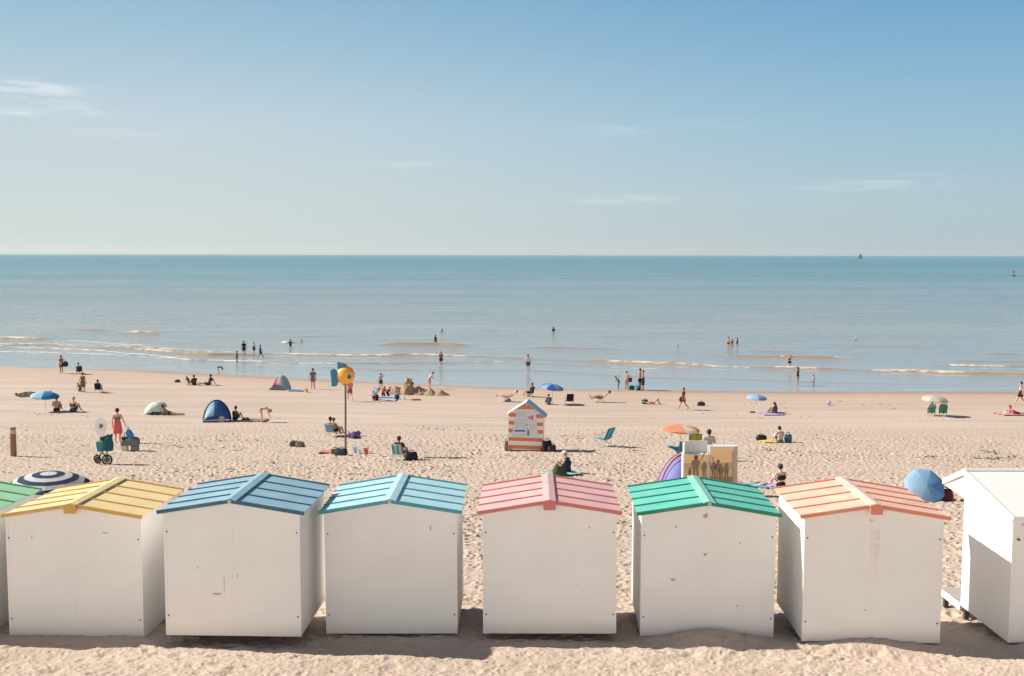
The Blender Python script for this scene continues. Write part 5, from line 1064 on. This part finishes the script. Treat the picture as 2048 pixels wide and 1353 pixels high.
# the diggers
Pn('shirtless child with dark shorts and a hand to the head, left of the sand mound', 762, 779, 'handhead', 20, 'tan', [('shorts', (.02, .06, .08))], hs, 1.35, group=PB)
umbrella('small white and teal umbrella lying on its side by the diggers', T(748, 797)+V(0, 0, .25), 1.1, .5, [(.52, .50, .58), (.10, .28, .32)], tilt=(.4, -.5), drop=.3)
Pn('child in red shirt kneeling left of the sand mound', 766, 794, 'kneel', -20, 'tan', [('hoodie', (.50, .02, .02)), ('shorts', DK)], hs, 1.25, group=PB)
Pn('child in dark blue shirt kneeling right behind the child in red', 775, 794, 'kneel', -50, 'tan', [('shirt', (.04, .05, .10)), ('shorts', DK)], hs, 1.2, group=PB)
Pn('child leaning forward on all fours left of the black rucksack', 747, 802, 'kneel', 0, 'pink', [('trunks', DK)], hb, 1.1, group=PB)
Pn('child sitting just behind the peak of the tall sand mound', 822, 776, 'sit', 0, 'brown', [('shirt', (.1, .08, .08))], hs, 1.45, group=PB)
Pn('pale digger stooping over at the right of the sand mounds', 859, 778, 'stoop', -55, 'pink', [('shorts', (.45, .33, .28))], hs, 1.6, group=PB)
# pair in the blue chair
beach_chair('pale blue beach chair left of the fish pole', T(663, 874), -25, (.22, .40, .58), recl=.35); Pn('dark haired woman in the pale blue chair left of the fish pole', 664, 873, 'chair', -25, 'tan', [('swimsuit', (.20, .05, .04)), ('skirt', (.14, .14, .3))], bun, 1.72, group=PB, fem=True)
Pn('child sitting on the lap of the woman left of the fish pole', 671, 874, 'chair', -35, 'brown', [('trunks', DK)], hb, 1.55, group=PB, dz=.1)
# person in teal striped chair
beach_chair('teal and white striped beach chair, in front of the flat open sand', T(798, 921), -20, (.06, .40, .44), (.45, .62, .62)); Pn('dark haired person with a red cloth in the teal striped chair', 801, 919, 'chair', -20, 'brown', [('shirt', (.10, .02, .02)), ('shorts', (.25, .03, .04))], hs, 1.7, group=PB)
# right of centre
lounger('white reclining chair with the sunbather in pink', T(1017, 804), 80, (.62, .60, .58)); Pn('sunbather in pink stretched on a white recliner', 1017, 804, 'recline', 80, 'pink', [('swimsuit', (.60, .08, .14)), ('band', (.6, .1, .15))], hb, 1.72, group=PB, fem=True)
beach_chair('navy beach chair behind the pale green ball', T(1061, 794), 60, NV); Pn('person in dark red sitting in a navy chair behind the ball', 1061, 794, 'chair', 60, 'tan', [('shirt', (.20, .015, .05)), ('shorts', DK)], hb, 1.75, group=PB)
beach_chair('empty black chair with a white frame right of the royal blue umbrella', T(1139, 811), 8, (.01, .01, .012), sc=1.15, frame=WHITE)
Pn('small child in grey sitting under the royal blue umbrella', 1098, 810, 'sit', 20, 'tan', [('hoodie', (.14, .15, .15)), ('shorts', DK)], hs, 1.5, group=PB)
lounger('low reclining chair with a blue head cushion', T(1203, 805), 82, (.22, .16, .12), (.10, .16, .36), STEEL); Pn('person reclining with legs stretched out, blue cushion behind the head', 1203, 805, 'recline', 82, 'tan', [('shorts', (.14, .11, .08))], hs, 1.7, group=PB)
Pn('thin child leaning forward at the waterline, left of the woman in a hat', 1237, 778, 'stoop', 60, 'brown', [('trunks', DK)], hs, 1.2, group=PB)
Pn('woman in pink sun hat and beige clothes standing at the waterline', 1253, 780, 'carry', -20, 'pale', [('shirt', (.58, .42, .38)), ('trousers', (.45, .33, .25)), ('hat', (.66, .40, .44), .13)], hb, 1.62, group=PB, fem=True)
lump('round_bag', 'dark bag held by the woman in the pink sun hat', 'bag', T(1260, 780)+V(0, .1, .72), (.36, .2, .4), (.03, .06, .09))
Pn('taller left one of the couple at the waterline, with a raised arm', 1280, 780, 'handhead', 60, 'tan', [('shorts', DK)], hs, 1.85, group=PB)
Pn('right one of the couple at the waterline, in a dark skirt', 1286, 781, 'armsbent', 70, 'tan', [('skirt', NV), ('band', (.5, .4, .3))], hb, 1.72, group=PB, fem=True)
Pn('person lying on the back with raised knees beside a green bag', 1306, 809, 'supine', -100, 'tan', [('trunks', (.3, .03, .04))], hs, 1.6, group=PB)
Pn('woman in dark red top walking left across the flat sand', 1367, 820, 'walk', 60, 'tan', [('shirt', (.20, .012, .035)), ('shorts', (.22, .03, .05))], hb, 1.6, group=PB, fem=True)
lump('shoulder_bag', 'black bag at the hip of the walking woman', 'bag', T(1362, 820)+V(0, 0, .66), (.28, .2, .3), (.015, .012, .02))
Pn('seated person leaning forward with a purple cloth, right of the pale blue umbrella', 1551, 829, 'sit', 50, 'brown', [('shirt', (.10, .05, .08)), ('shorts', (.08, .06, .14))], hl, 1.6, group=PB, fem=True)
for px, lb, lc, hr, c in ((1863, 'left one of two people in green chairs under the cream umbrella', 'left one of the two green chairs under the cream umbrella', hs, (.42, .34, .42)), (1886, 'right one of two people in green chairs, in a grey blue shirt', 'right one of the two green chairs beside the cream umbrella', hb, (.20, .24, .34))):
    beach_chair(lc, T(px, 833), -12, (.05, .30, .20), sc=.88); Pn(lb, px, 832, 'chair', -12, 'tan', [('shirt', c), ('trousers', DK)], hr, 1.68, group=PB)
Pn('man in black shorts walking at the right edge of the picture', 2041, 811, 'walk', 50, 'pink', [('shorts', DK)], hs, 1.8, group=PB)
Pn('sunbather lying on the pink towel at the right edge', 2034, 830, 'prone', 95, 'pink', [('trunks', DK), ('shirt', (.5, .12, .14))], hb, 1.7, group=PB)
Pn('person in pale shirt sitting behind the yellow towel', 1560, 887, 'sit', 15, 'pale', [('shirt', (.50, .44, .38)), ('shorts', (.12, .12, .12))], hs, 1.72, group=PB)
Pn('woman in black bikini seen from behind, sitting near the salmon roof', 1562, 977, 'sit', 12, 'pale', [('trunks', DK), ('band', (.02, .015, .015))], bun, 1.7, group=PB, fem=True)
Pn('person in white cap and navy top sitting behind the pink roofed hut', 1135, 947, 'sit', 60, 'tan', [('tank', (.015, .02, .05)), ('shorts', (.015, .02, .05)), ('cap', (.74, .74, .74))], None, 1.78, group=PB)
# around the orange umbrella
beach_chair('lime green chair under the orange umbrella', T(1391, 905), -10, (.36, .42, .04), (.45, .50, .06), sc=1.25); Pn('dark haired person in the lime green chair under the orange umbrella', 1390, 904, 'chair', -15, 'brown', [('shirt', (.22, .24, .03))], hs, 1.8, group=PB, dz=.08)
Pn('person whose head shows above the white display boxes', 1416, 921, 'chair', 0, 'brown', [('shirt', (.5, .45, .42))], hs, 1.9, group=PB, dz=.25); beach_chair('beach chair hidden behind the display boxes', T(1416, 922), 0, (.4, .38, .36))
def drape(label, base, pts, cols):
    t = MB(); t.grid(pts, lambda j, i: (j//1) % len(cols)); o = t.build('hanging_towel', [cloth(c, .2) for c in cols], None, smooth=True, solid=.015, loc=base); tag(o, label, 'towel')
b = T(1358, 915); k = b.y/FPX
drape('turquoise and white towel draped beside the display boxes', b, [[V((x0+(x1-x0)*u)*k, -.15*math.sin(u*6+j)-.1*j/8, z*k+.04*math.sin(u*9+j*1.3)) for u in np.linspace(0, 1, 11)] for j, (x0, x1, z) in enumerate(((-26, 16, 23), (-24, 15, 20), (-10, 14, 16), (-6, 13, 12), (-4, 12, 8), (-1, 11, 3), (4, 10, .5)))], [(.02, .28, .45), (.03, .32, .48), (.02, .28, .45), (.5, .68, .72), (.02, .26, .42), (.03, .32, .48)])
beach_chair('low folding chair holding up the turquoise towel', T(1360, 914), 30, (.05, .3, .45))
# empty teal chair
beach_chair('empty turquoise and teal striped chair on the open sand, with side view', T(1208, 893), 50, (.02, .26, .36), (.10, .48, .52), recl=.45, sc=1.35)
# ------------------------------------------------------------------ the air over the sea
hz = MB().box((0, 12950, 60), (150000, 26500, 140)).build('haze', []); hz.data.materials.clear()
m = bpy.data.materials.new('haze'); m.use_nodes = True; n = m.node_tree.nodes; l = m.node_tree.links; n.remove(n['Principled BSDF'])
v = n.new('ShaderNodeVolumePrincipled'); v.inputs['Color'].default_value = (.93, .95, .96, 1); v.inputs['Density'].default_value = 3e-5; v.inputs['Anisotropy'].default_value = .2
l.new(v.outputs[0], n['Material Output'].inputs['Volume']); hz.data.materials.append(m); hz['kind'] = 'stuff'; hz['label'] = 'thin pale haze over the sea and the beach'
